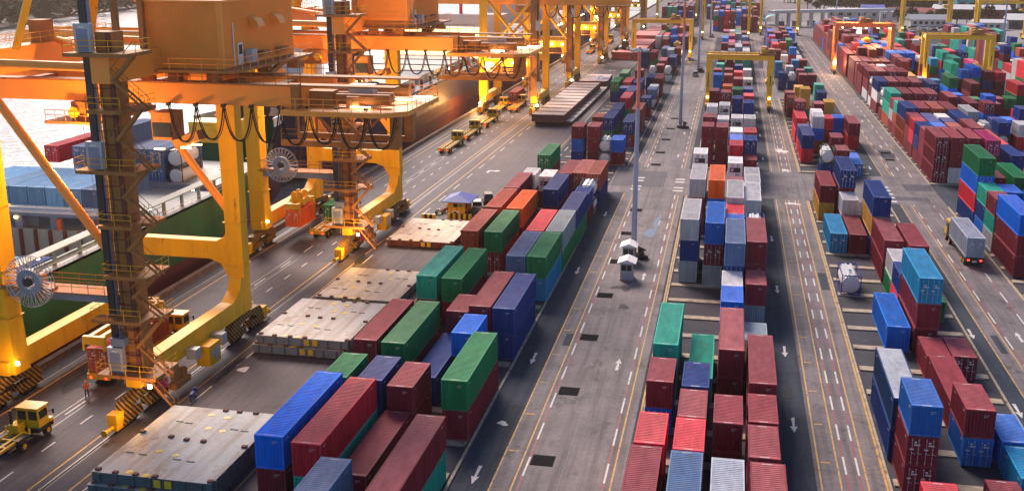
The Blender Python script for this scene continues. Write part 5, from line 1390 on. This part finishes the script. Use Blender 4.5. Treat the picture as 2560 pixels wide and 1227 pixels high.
# ------------------------------------------------------------------ people
def person(x, y, rz, label, vest, legs, helmet, arm=0):
    o = empty('person', (x, y, 0), label, 'person', 'dock workers', rz)
    P = [(0, 0, .95, .135), (0, 0, 1.15, .14), (0, 0, 1.38, .15), (0, 0, 1.5, .065), (0, .01, 1.62, .1), (0, .01, 1.7, .085), (-.1, 0, .88, .1), (-.13, .03, .5, .072), (-.14, -.02, .1, .05), (-.14, .14, .04, .045), (.1, 0, .88, .1), (.13, -.03, .5, .072), (.14, -.06, .1, .05), (.14, .1, .04, .045),
         (-.2, 0, 1.42, .065), (-.27, -.02, 1.15, .05), (-.27, .1, .92, .038), (-.26, .14, .84, .03), (.2, 0, 1.42, .065), (.28, 0, 1.17, .05), (.2 if arm else .28, .26 if arm else .08, 1.12 if arm else .93, .038), (.14 if arm else .28, .34 if arm else .12, 1.16 if arm else .85, .03)]
    E_ = [(0, 1), (1, 2), (2, 3), (3, 4), (4, 5), (0, 6), (6, 7), (7, 8), (8, 9), (0, 10), (10, 11), (11, 12), (12, 13), (2, 14), (14, 15), (15, 16), (16, 17), (2, 18), (18, 19), (19, 20), (20, 21)]
    me = bpy.data.meshes.new('person_body'); me.from_pydata([p[:3] for p in P], E_, []); t = bpy.data.objects.new('tmp', me); COL.objects.link(t)
    sk = t.modifiers.new('s', 'SKIN'); sv = me.skin_vertices[0].data
    for i, p in enumerate(P): sv[i].radius = (p[3] * (1.25 if i in (0, 1, 2) else 1), p[3])
    sv[0].use_root = True; t.modifiers.new('ss', 'SUBSURF').levels = 1
    dg = bpy.context.evaluated_depsgraph_get(); m2 = bpy.data.meshes.new_from_object(t.evaluated_get(dg)); bpy.data.objects.remove(t)
    m2.materials.clear()
    for m in (vest, legs, M['skin'], M['black']): m2.materials.append(m)
    for p in m2.polygons:
        c = p.center; p.use_smooth = True
        p.material_index = 3 if c.z < .12 else 1 if c.z < .93 and abs(c.x) < .235 else 2 if (c.z > 1.5 or (abs(c.x) > .23 and c.z < 1.22)) or (arm and c.y > .15 and c.z > .9) else 0
    b = bpy.data.objects.new('body', m2); COL.objects.link(b); b.parent = o
    fc = MB(); fc.box(-.045, .105, 1.63, -.02, .115, 1.645); fc.box(.02, .105, 1.63, .045, .115, 1.645); fc.box(-.03, .1, 1.55, .03, .11, 1.56); fc.beam((0, .1, 1.62), (0, .13, 1.59), .02, .03); fc.build('face', M['hair'], o)
    h = MB(); n = 12
    for j, (r, z) in enumerate(((.15, 1.68), (.125, 1.7), (.12, 1.76), (.08, 1.82), (.01, 1.84))):
        for i in range(n): a = 2 * math.pi * i / n; h.v.append((r * math.cos(a), .01 + r * 1.1 * math.sin(a), z))
    for j in range(4):
        for i in range(n): h.q(j * n + i, j * n + (i + 1) % n, (j + 1) * n + (i + 1) % n, (j + 1) * n + i)
    h.build('helmet', helmet, o, smooth=True)
    for s in (-.06, .06): MB().box(s - .02, .085, 1.1, s + .02, .175, 1.4).build('reflective_strip', M['white'], o)
    return o
jn = mat('work_blue', (.03, .05, .16), .8)
person(-60.9, 89.3, .5, 'worker in orange vest and blue trousers holding a paper behind the maroon container truck', M['orange'], jn, M['orange'], 1)
pp = MB(); pp.box(-60.75, 89.6, 1.15, -60.5, 89.62, 1.45); tag(pp.build('paper_sheet', M['white']), 'white paper held by the worker behind the maroon container truck', 'paper')
person(-59.4, 104.0, 2.0, 'worker in orange vest and white helmet beside the tractor under the nearest crane', M['orange'], jn, M['white'])
person(-45.4, 171.9, 2.6, 'worker in yellow jacket and white helmet by the scooters at the kiosk', M['yel'], M['walld'], M['white'])
person(-48.3, 437, 3.1, 'distant worker in red-orange walking on the apron before the red hatch covers', M['orange'], M['orange'], M['red'])
person(GX + 10.3, 133.5, 1.5, 'sailor in orange overalls on the deck of the green ship', M['orange'], M['orange'], M['white']).location.z = 8.15

# ------------------------------------------------------------------ kiosks, barriers, masts
k = empty('kiosk', (-44.6, 169.0, 0), 'yellow kiosk with a blue hipped roof and an air conditioner, on the apron', 'kiosk', None, QR)
MB().box(0, 0, 0, 2.9, 4.2, 2.75).build('wall', M['crane'], k)
rf = MB(); rf.v += [(-.9, -.9, 2.75), (4.0, -.9, 2.75), (4.0, 5.2, 2.75), (-.9, 5.2, 2.75), (1.45, 1.2, 3.7), (1.45, 3.2, 3.7), (-.9, -.9, 2.65), (4, -.9, 2.65), (4, 5.2, 2.65), (-.9, 5.2, 2.65)]
for q in ((0, 1, 4), (1, 2, 5, 4), (2, 3, 5), (3, 0, 4, 5), (9, 8, 7, 6), (0, 6, 7, 1), (1, 7, 8, 2), (2, 8, 9, 3), (3, 9, 6, 0)): rf.q(*q)
rf.build('roof', M['roofb'], k); MB().box(.8, -.08, .35, 1.9, 0, 1.15).build('air_conditioner', M['white'], k); MB().disc((1.2, -.1, .75), .27, .05, 'y', 14).build('fan_grille', M['darksteel'], k)
MB().box(.9, -.05, 1.75, 1.6, 0, 2.3).build('window', M['glass'], k); MB().box(1.75, -.06, 1.8, 2.4, 0, 2.25).build('green_sign', M['green'], k); MB().box(2.9, .6, 1.4, 2.95, 1.3, 2.3).build('side_window', M['glass'], k)
def barrier(x0, y0, n, label):
    b = empty('barrier', (x0, y0, 0), label, 'barrier', 'black and yellow barriers', QR)
    for i in range(n): MB().xz([(i * .45, 0), (i * .45 + .45, 0), (i * .45 + .45, .9), (i * .45, .9)], 0, .5).build('block', M['yel'] if i % 2 == 0 else M['black'], b)
barrier(-44.4, 167.6, 9, 'black and yellow striped barrier in front of the yellow kiosk'); barrier(-48.5, 166.6, 5, 'short striped barrier left of the kiosk, by the yellow line')
def booth(x, y, s, label, dark=False):
    b = empty('guard_booth', (x, y, 0), label, 'guard booth', 'guard booths at the mast foot')
    MB().box(0, 0, .1, 1.7 * s, 2.0 * s, 2.5 * s).build('wall', M['galv'], b); MB().box(-.1, -.1, 0, 1.8 * s, 2.1 * s, .1).build('plinth', M['beam'], b)
    r = MB(); r.v += [(-.4, -.5, 2.5 * s), (2.1 * s, -.5, 2.5 * s), (2.1 * s, 2.5 * s, 2.5 * s), (-.4, 2.5 * s, 2.5 * s), (.85 * s, -.5, 3.0 * s), (.85 * s, 2.5 * s, 3.0 * s)]
    for q in ((0, 1, 4), (1, 2, 5, 4), (2, 3, 5), (3, 0, 4, 5), (3, 2, 1, 0)): r.q(*q)
    r.build('roof', M['white'], b)
    for a, c in ((.15, .78), (.88, 1.5)): MB().box(a * s, -.04, 1.35 * s, c * s, 0, 2.15 * s).build('window', M['glass'], b)
    MB().box(1.7 * s, .5, 1.4 * s, 1.7 * s + .04, 1.5, 2.2 * s).build('side_window', M['glass'], b)
    for i in (0, 1): MB().box(.08 * s, -.08, 1.25 * s, 1.62 * s, -.03, 1.32 * s).build('sill', M['white'], b) if i == 0 else None
booth(-13.0, 139.1, 1.0, 'nearer white-roofed guard booth in the middle of the concrete lane'); booth(-13.5, 147.2, 1.0, 'farther white-roofed guard booth tight against the nearest lamp mast')
def mast(x, y, h, label, orange=True):
    m = empty('lamp_mast', (x, y, 0), label, 'lamp mast', 'tall lamp masts in the yard'); n = 8; segs = [(0, .42), (h * .25, .38), (h * .5, .33), (h * .72, .28), (h, .22)]
    for k_, (a, c) in enumerate(zip(segs, segs[1:])): MB().tube((0, 0, a[0]), (0, 0, c[0] + .0), a[1], 10, r2=c[1]).build('pole', M['masto'] if orange and k_ == 3 else M['mast'], m)
    MB().box(-.8, -.8, 0, .8, .8, .7).build('foundation', M['beam'], m)
    w3 = MB(); w3.box(.7, -.9, .7, 1.5, .2, 1.5); w3.tube((.4, -.8, 1.8), (1.9, -.9, 1.2), .12, 6); w3.box(-.3, -1.6, 0, 2.2, -.6, .6); w3.build('winch', M['darksteel'], m)
    rg = MB(); rg.disc((0, 0, h - .3), .5, .3, 'z', 12)
    for i in range(8):
        a = i * math.pi / 4; rg.tube((0, 0, h - .3), (1.1 * math.cos(a), 1.1 * math.sin(a), h - .3), .05, 4)
    rg.build('head_ring', M['mast'], m); lm = MB()
    for i in range(8):
        a = i * math.pi / 4; lm.box(1.1 * math.cos(a) - .22, 1.1 * math.sin(a) - .22, h - .6, 1.1 * math.cos(a) + .22, 1.1 * math.sin(a) + .22, h - .3)
    lm.build('lamp_head', M['galv'], m)
mast(-12.3, 151.3, 29.9, 'nearest tall lamp mast, blue-grey with an orange upper end'); mast(-11.35, 270.5, 33, 'second tall lamp mast, dark winch at its foot'); mast(-11.2, 402, 38, 'third tall lamp mast, beyond the first gantry crane'); mast(-10.4, 560, 38, 'fourth tall lamp mast, near the far cross road'); mast(107, 470, 33, 'slim lamp mast among the far right sheds'); mast(62, 700, 30, 'slim lamp mast behind the toll canopy')
cb = empty('cable_winch', (-11.0, 150.2, 0), 'dark cable drum standing right of the nearest lamp mast', 'cable winch'); MB().disc((0, 0, .6), .55, .6, 'x', 14).build('drum', M['darksteel'], cb); MB().box(-.6, -.5, 0, .6, .5, .25).build('base', M['rust'], cb)

# ------------------------------------------------------------------ rubber-tyred gantries over the stacks
def rtg(x0, x1, y, H, m, label, dv=6.8, trolley=.85, lamps=0, hook=None):
    g_ = empty('gantry_crane', (x0, y, 0), label, 'gantry crane', 'yard gantry cranes'); W_ = x1 - x0
    for u in (0, W_):
        MB().box(u - .55, -2.2, 1.0, u + .55, dv + 2.2, 1.9).build('sill_beam', m, g_)
        for v in (0, dv):
            MB().xz([(u - .55, 1.9), (u + .55, 1.9), (u + .72, H), (u - .72, H)], v - .5, v + .5).build('leg', m, g_)
        for v in (-1.5, dv + 1.5):
            MB().box(u - .5, v - 1.4, .7, u + .5, v + 1.4, 1.2).build('bogie', M['darksteel'], g_)
            for s in (-.85, .85): MB().disc((u, v + s, .75), .75, .55, 'x', 16).build('wheel', M['rubber'], g_)
        MB().box(u - .4, dv / 2 - 1.6, 1.9, u + .4, dv / 2 + 1.6, 3.9).build('engine_box', m, g_)
    for v in (0, dv): MB().box(-.72, v - .45, H - .1, W_ + .72, v + .45, H + 1.35).build('main_beam', m, g_)
    for u in (0, W_): MB().box(u - .4, 0, H, u + .4, dv, H + 1).build('end_beam', m, g_)
    r = MB(); r.rail([(-.7, -.95, H + 1.35), (W_ + .7, -.95, H + 1.35)], r=.05, step=2); r.box(-.7, -1.0, H + 1.25, W_ + .7, -.45, H + 1.35); r.build('beam_walkway', M['cranetan'], g_)
    tu = W_ * trolley
    t_ = MB(); t_.box(tu - 2.2, -.6, H + 1.45, tu + 2.2, dv + .6, H + 1.75); t_.box(tu - 1.6, 1, H + 1.75, tu - .2, dv - 1, H + 3.3); t_.box(tu + .3, .5, H + 1.75, tu + 1.8, dv - 2, H + 2.8); t_.rail([(tu - 2.2, -.6, H + 1.75), (tu + 2.2, -.6, H + 1.75)], step=1.2); t_.build('trolley', M['cranetan'], g_)
    MB().disc((tu - 1, -.2, H + 2.4), .7, .5, 'y', 14).build('cable_drum', m, g_)
    MB().box(tu - 2.4, 1.2, H - 2.4, tu - .9, 3.4, H - .2).build('operator_cab', M['galv'], g_)
    hz = hook if hook else H - 3.5
    s_ = MB(); s_.box(tu - .2, -.2, hz, tu + 2.3, dv + .2, hz + .5); s_.box(tu + .3, dv / 2 - 1.2, hz + .5, tu + 1.8, dv / 2 + 1.2, hz + 1.2); s_.box(tu + .1, -.3, hz - .3, tu + 2.1, .4, hz + .9); s_.build('spreader', M['truck'], g_)
    rp = MB()
    for a in (.4, 1.7):
        for b in (dv / 2 - .8, dv / 2 + .8): rp.tube((tu + a, b, hz + 1), (tu + a, b, H + 1.5), .03, 4)
    rp.build('hoist_rope', M['darksteel'], g_)
    MB().box(-.1, -.53, H * .45, .12, -.5, H * .75).box(W_ - .1, -.53, H * .5, W_ + .12, -.5, H * .7).build('cable_guide', M['darksteel'], g_)
    for k_ in range(lamps): MB().box(1.5 + k_ * (W_ - 3) / max(1, lamps - 1), -.35, H - .3, 2.1 + k_ * (W_ - 3) / max(1, lamps - 1), 0, H - .12).build('flood_lamp', M['lampw'], g_)
    for u in (0, W_): MB().box(u - .2, -.75, 3.4, u + .2, -.55, 3.8).build('leg_lamp', M['lampw'], g_)
    return g_
rtg(-5.6, 11.0, 303, 13.9, M['rtg'], 'orange-yellow gantry crane straddling the middle block, trolley at its right end', hook=7.5, trolley=.93)
rtg(-38.5, -15.8, 440, 14.5, M['rtg'], 'gantry crane over the far quayside block, left of the nearest mast', hook=6, trolley=.72)
rtg(36.4, 55.3, 402, 16.4, M['rtgo'], 'pinkish orange gantry crane lit from below, over the tall block', lamps=5, hook=11.5, trolley=.5)
q_ = rtg(59.5, 78.5, 357, 16.2, M['rtg'], 'large yellow gantry crane over the far right block, green load beneath', hook=7.5, trolley=.76)
rtg(86, 109, 594, 17.5, M['rtg'], 'yellow gantry crane farther back, behind the large yellow one on its left'); rtg(117, 140, 568, 17.5, M['rtg'], 'yellow gantry crane at the right edge, in the distance')
rtg(14.6, 33, 580, 22, M['rtg'], 'gantry crane in front of the toll canopy'); rtg(-14, 8, 545, 22, M['rtg'], 'gantry crane over the far middle block'); rtg(-46, -22, 690, 18, M['rtg'], 'farthest gantry crane over the quayside block')
for a in [(41, 402, 15.5, 7000), (50, 402, 15.5, 7000), (36.5, 401, 4, 1500), (55, 401, 4, 2500), (59.5, 355.6, 3.5, 900), (78.5, 355.6, 3.5, 900), (-18, 432, 4, 900)]: lamp(*a, col=(1, .62, .3))

# ------------------------------------------------------------------ beyond the yard
t = empty('truck', (-19.0, 431, 0), 'truck with headlights on, coming towards the camera beside the far quayside block', 'truck', None, math.pi)
MB().box(-1.2, -9, 1.0, 1.2, .2, 1.3).build('trailer_frame', M['black'], t); MB().box(-1.2, .6, .7, 1.2, 2.8, 3.2).build('cab', M['white'], t); MB().box(-1, 2.8, 1.9, 1, 2.84, 2.9).build('windscreen', M['glass'], t)
for s in (-.9, .65): MB().box(s, 2.82, .9, s + .3, 2.9, 1.15).build('headlamp', M['lampw'], t)
for s in (-1, 1):
    for v in (-8, -6.8, .2, 2): wheel(t, s * .98, v, .5, .4)
def shed(name, x, y, wx, wy, h, rise, roof, wall, label, cat='shed', windows=0, rz=0):
    s = empty(name, (x, y, 0), label, cat, None, rz); MB().box(0, 0, 0, wx, wy, h).build('wall', wall, s)
    r = MB(); r.v += [(-.6, -.6, h), (wx + .6, -.6, h), (wx + .6, wy + .6, h), (-.6, wy + .6, h), (-.6, wy / 2, h + rise), (wx + .6, wy / 2, h + rise)]
    for q in ((0, 1, 5, 4), (2, 3, 4, 5), (0, 4, 3), (1, 2, 5), (3, 2, 1, 0)): r.q(*q)
    r.build('roof', roof, s)
    for k in range(windows): MB().box(1.5 + k * (wx - 3) / windows, -.08, h * .35, 1.5 + k * (wx - 3) / windows + (wx - 3) / windows * .55, 0, h * .75).build('window', M['glass'], s)
    return s
# toll canopy across the far road
c = empty('toll_canopy', (24, 640, 0), 'long flat white canopy on columns across the far gate road', 'canopy', None, .5)
MB().box(0, 0, 7.5, 78, 9, 9).build('canopy_roof', M['roofw'], c); MB().box(-1, -.3, 8.1, 79, 0, 9.3).build('fascia', M['galv'], c)
for k in range(11): MB().box(1.5 + k * 7.4, 1, 0, 2.8 + k * 7.4, 3, 7.5).build('column', M['wallw'], c)
for k in range(7): MB().box(4.4 + k * 10, 1.5, 0, 6.8 + k * 10, 6, 3).build('toll_booth', M['walld'], c)
# ramp behind
rp = MB(); rp.v += [(0, 780, .03), (25, 690, .03), (48, 690, .03), (62, 900, .03), (20, 1000, .03)]; rp.q(0, 1, 2, 3, 4); tag(rp.build('gate_road', M['concrete']), kind='structure')
for k, (x, y) in enumerate(((8, 560), (18, 585))):
    u = empty('tent_canopy', (x + 6, y + 70, 0), 'teal arched canopy, %s of the pair near the toll canopy' % ['left', 'right'][k], 'canopy', 'teal canopies'); mb = MB(); n = 10
    for j in (0, 14):
        for i in range(n + 1): a = math.pi * i / n; mb.v.append((5 * math.cos(a), j, 3 + 2.6 * math.sin(a)))
    for i in range(n): mb.q(i, i + 1, n + 2 + i, n + 1 + i)
    mb.build('roof', M['teal'], u)
    for px_ in (-4.8, 4.8):
        for py_ in (.5, 13.5): MB().tube((px_, py_, 0), (px_, py_, 3.1), .15, 6).build('post', M['galv'], u)
# long tan warehouse and buildings behind
w_ = shed('warehouse', 70, 895, 210, 60, 13, 7, M['tanroof'], M['walld'], 'long warehouse with a tan roof and dark brick front at the top right', 'warehouse', 26, -.05)
shed('warehouse', -60, 1120, 150, 60, 12, 5, M['roofr'], M['walld'], 'red-brown roofed warehouse at the top centre', 'warehouse', 12)
SH = [(100, 660, 22, 12, 4, 2.6, 'roofg', 'wallw', 'low shed with a pale green-grey roof behind the yellow gantry'), (130, 640, 16, 10, 4, 1.6, 'roofw', 'wallw', 'small white shed between the two far gantries'), (150, 650, 40, 18, 5, 3, 'roofw', 'walld', 'wide white-roofed shed at the right'), (162, 610, 30, 14, 4.5, 2.5, 'roofg', 'walld', 'grey-roofed shed at the right edge'),
      (96, 720, 26, 12, 5, 2.4, 'roofr', 'wallw', 'shed with a dull red roof behind the low sheds'), (126, 740, 44, 16, 6, 2.6, 'roofw', 'wallr', 'long shed, white roof over brick walls'), (180, 720, 22, 14, 9, 2, 'roofg', 'wallr', 'two-storey brick building with grey roof'), (88, 700, 7, 7, 6, .8, 'roofw', 'wallw', 'small white office block behind the left far gantry'), (196, 800, 30, 20, 14, 2, 'roofr', 'wallr', 'tall red-roofed building near the white tanks'), (150, 800, 30, 18, 10, 1.5, 'roofw', 'teal', 'building with a turquoise end wall'), (60, 735, 34, 12, 4.5, 1.6, 'roofw', 'wallw', 'flat white-roofed shed behind the toll canopy'), (84, 765, 14, 10, 5, 2, 'roofb', 'wallw', 'shed with a bright blue roof behind the toll canopy'), (185, 660, 26, 12, 5, 2, 'roofw', 'wallw', 'white shed beyond the right-edge gantry'), (210, 720, 40, 20, 6, 3, 'roofg', 'wallw', 'grey shed cut by the right edge of the photo')]
for k, (x, y, wx, wy, h, rs, rf, wl_, lab) in enumerate(SH): shed('shed', x, y, wx, wy, h, rs, M[rf], M[wl_], lab, 'shed', 4 if k % 2 else 6, rz=(-.08 if k % 3 else .12))
for k in range(5):
    s = empty('storage_tank', (215 + k * 26, 905 + (k % 2) * 14, 0), 'white cylindrical storage tank, %s from the left at the top right' % ORD[k], 'storage tank', 'white storage tanks'); MB().tube((0, 0, 0), (0, 0, 15), 11, 28).build('shell', M['roofw'], s); r = MB(); r.rail([(11 * math.cos(a * .52), 11 * math.sin(a * .52), 15) for a in range(13)], r=.12, step=4); r.build('top_railing', M['galv'], s)
# vehicles parked around the sheds
for k, (x, y) in enumerate(((58, 610), (66, 604), (90, 560), (112, 556), (122, 600), (146, 590))):
    c = empty('reach_stacker', (x, y, 0), 'yellow reach stacker, %s from the left among the sheds' % ORD[k], 'reach stacker', 'reach stackers', k * .8); MB().box(-1.6, -3.5, .8, 1.6, 3.5, 2.2).build('body', M['truck'], c); MB().box(-.8, -1, 2.2, .8, .8, 3.8).build('cab', M['glass'], c); MB().beam((0, -3, 3), (0, 5.5, 5.2), .8, .8).build('boom', M['truck'], c)
    for s in (-1, 1):
        for v in (-2.3, 2.3): wheel(c, s * 1.7, v, .8, .6)
for k in range(16):
    car(80 + (k % 8) * 5.2 + (3 if k > 7 else 0), 622 + (k // 8) * 22, 1.3, '%s car, %s from the left in the %s row by the sheds' % (['white', 'silver', 'black'][k % 3], ORD[k % 8], ['near', 'far'][k // 8]), [M['white'], M['silver'], M['black']][k % 3])
# trees: tapered trunk, limbs and a crown of many leaf faces
def tree_mesh(seed, h, r):
    q = random.Random(seed); tk = MB(); tk.tube((0, 0, 0), (0, 0, h * .55), .05 * h, 7, r2=.025 * h); cl = []
    for i in range(6):
        a = i * 1.05 + q.random(); e = Vector((math.cos(a) * r * .55, math.sin(a) * r * .55, h * q.uniform(.5, .85))); tk.tube((0, 0, h * q.uniform(.3, .5)), e, .02 * h, 5, r2=.008 * h); cl.append((e, r * q.uniform(.38, .6)))
    cl.append((Vector((0, 0, h * .85)), r * .5)); lf = MB()
    for c, rr in cl:
        for k in range(95):
            d_ = Vector((q.gauss(0, 1), q.gauss(0, 1), q.gauss(0, .8))); d_.normalize(); p = c + d_ * rr * q.uniform(.45, 1.08); s = h * .045 * q.uniform(.6, 1.5)
            u = Vector((q.uniform(-1, 1), q.uniform(-1, 1), q.uniform(-.6, .6))).normalized(); v_ = u.cross(Vector((q.uniform(-1, 1), q.uniform(-1, 1), q.uniform(-1, 1)))).normalized(); b = len(lf.v)
            lf.v += [tuple(p - u * s), tuple(p + v_ * s * .7), tuple(p + u * s), tuple(p - v_ * s * .7)]; lf.q(b, b + 1, b + 2, b + 3)
    return tk.mesh('tree_trunk', M['trunk']), lf.mesh('tree_crown', M['fol'])
TM = [tree_mesh(k, 9, 4.2) for k in range(4)]
def tree(x, y, s, label, cat='tree', group='trees beyond the yard'):
    o = empty('tree', (x, y, 0), label, cat, group, rnd.uniform(0, 6)); o.scale = (s, s, s * rnd.uniform(.85, 1.15)); a, b = rnd.choice(TM); part(a, 'trunk', o); part(b, 'crown', o); return o
n = 0
rows = [('behind the toll canopy', 52, 150, 800, 845, 26), ('in front of the tan warehouse', 90, 260, 868, 884, 18), ('between the sheds at the right', 95, 215, 668, 715, 16), ('along the ramp at the top centre', 40, 62, 905, 990, 8), ('behind the storage tanks', 215, 330, 960, 990, 10)]
for lab, x0, x1, y0, y1, k in rows:
    for i in range(k):
        x = x0 + (x1 - x0) * (i + .5) / k; tree(x, rnd.uniform(y0, y1), rnd.uniform(.8, 1.35), 'dark green tree, %s from the left %s' % (ORD[i], lab))
# the far bank of the river, upper left
bk = MB(); bk.prism([(-1500, 300), (-400, 500), (-462, 690), (-470, 800), (-480, 1010), (-600, 1400), (-1500, 1700)], -6, -2.4); tag(bk.build('far_bank', mat('river_mud', (.1, .08, .06), .9, var=.3, scale=.02)), kind='structure')
bk2 = MB(); bk2.prism([(-560, 1150), (-300, 1080), (-60, 1600), (-700, 2500)], -6, -1.5); tag(bk2.build('far_bank', M['earth']), kind='structure')
q = random.Random(3); lf = MB()
for k in range(2600):                 # mangrove-like wood on the bank, one mass
    t_ = q.random(); y = 480 + 520 * t_; x = -412 - (y - 480) * .12 - q.random() ** 1.4 * 330 - 4 - max(0, y - 800) * .3; s = q.uniform(1.8, 4.2); z = q.uniform(.5, 8.5)
    for j in range(4):
        p = Vector((x + q.uniform(-3, 3), y + q.uniform(-3, 3), z + q.uniform(-2, 2))); u = Vector((q.uniform(-1, 1), q.uniform(-1, 1), q.uniform(-.5, .5))).normalized() * s; v_ = Vector((q.uniform(-1, 1), q.uniform(-1, 1), q.uniform(-1, 1))).normalized() * s * .7; b = len(lf.v)
        lf.v += [tuple(p - u), tuple(p + v_), tuple(p + u), tuple(p - v_)]; lf.q(b, b + 1, b + 2, b + 3)
tag(lf.build('riverside_wood', M['fol']), 'dark wood growing along the far river bank', 'wood', kind='stuff')

# ------------------------------------------------------------------ air: warm dusk haze round the yard
hz = MB(); hz.box(-1350, -60, -7, 1100, 2450, 62); hb_ = hz.mesh('haze', [])
hm = bpy.data.materials.new('haze_air'); hm.use_nodes = True; n_ = hm.node_tree.nodes; n_.remove(n_['Principled BSDF'])
pv = n_.new('ShaderNodeVolumePrincipled'); pv.inputs['Density'].default_value = .00009; pv.inputs['Color'].default_value = (1, .78, .66, 1); pv.inputs['Anisotropy'].default_value = .55
hm.node_tree.links.new(pv.outputs[0], n_['Material Output'].inputs['Volume']); hb_.materials.append(hm)
ho = bpy.data.objects.new('haze', hb_); COL.objects.link(ho); tag(ho, kind='stuff')
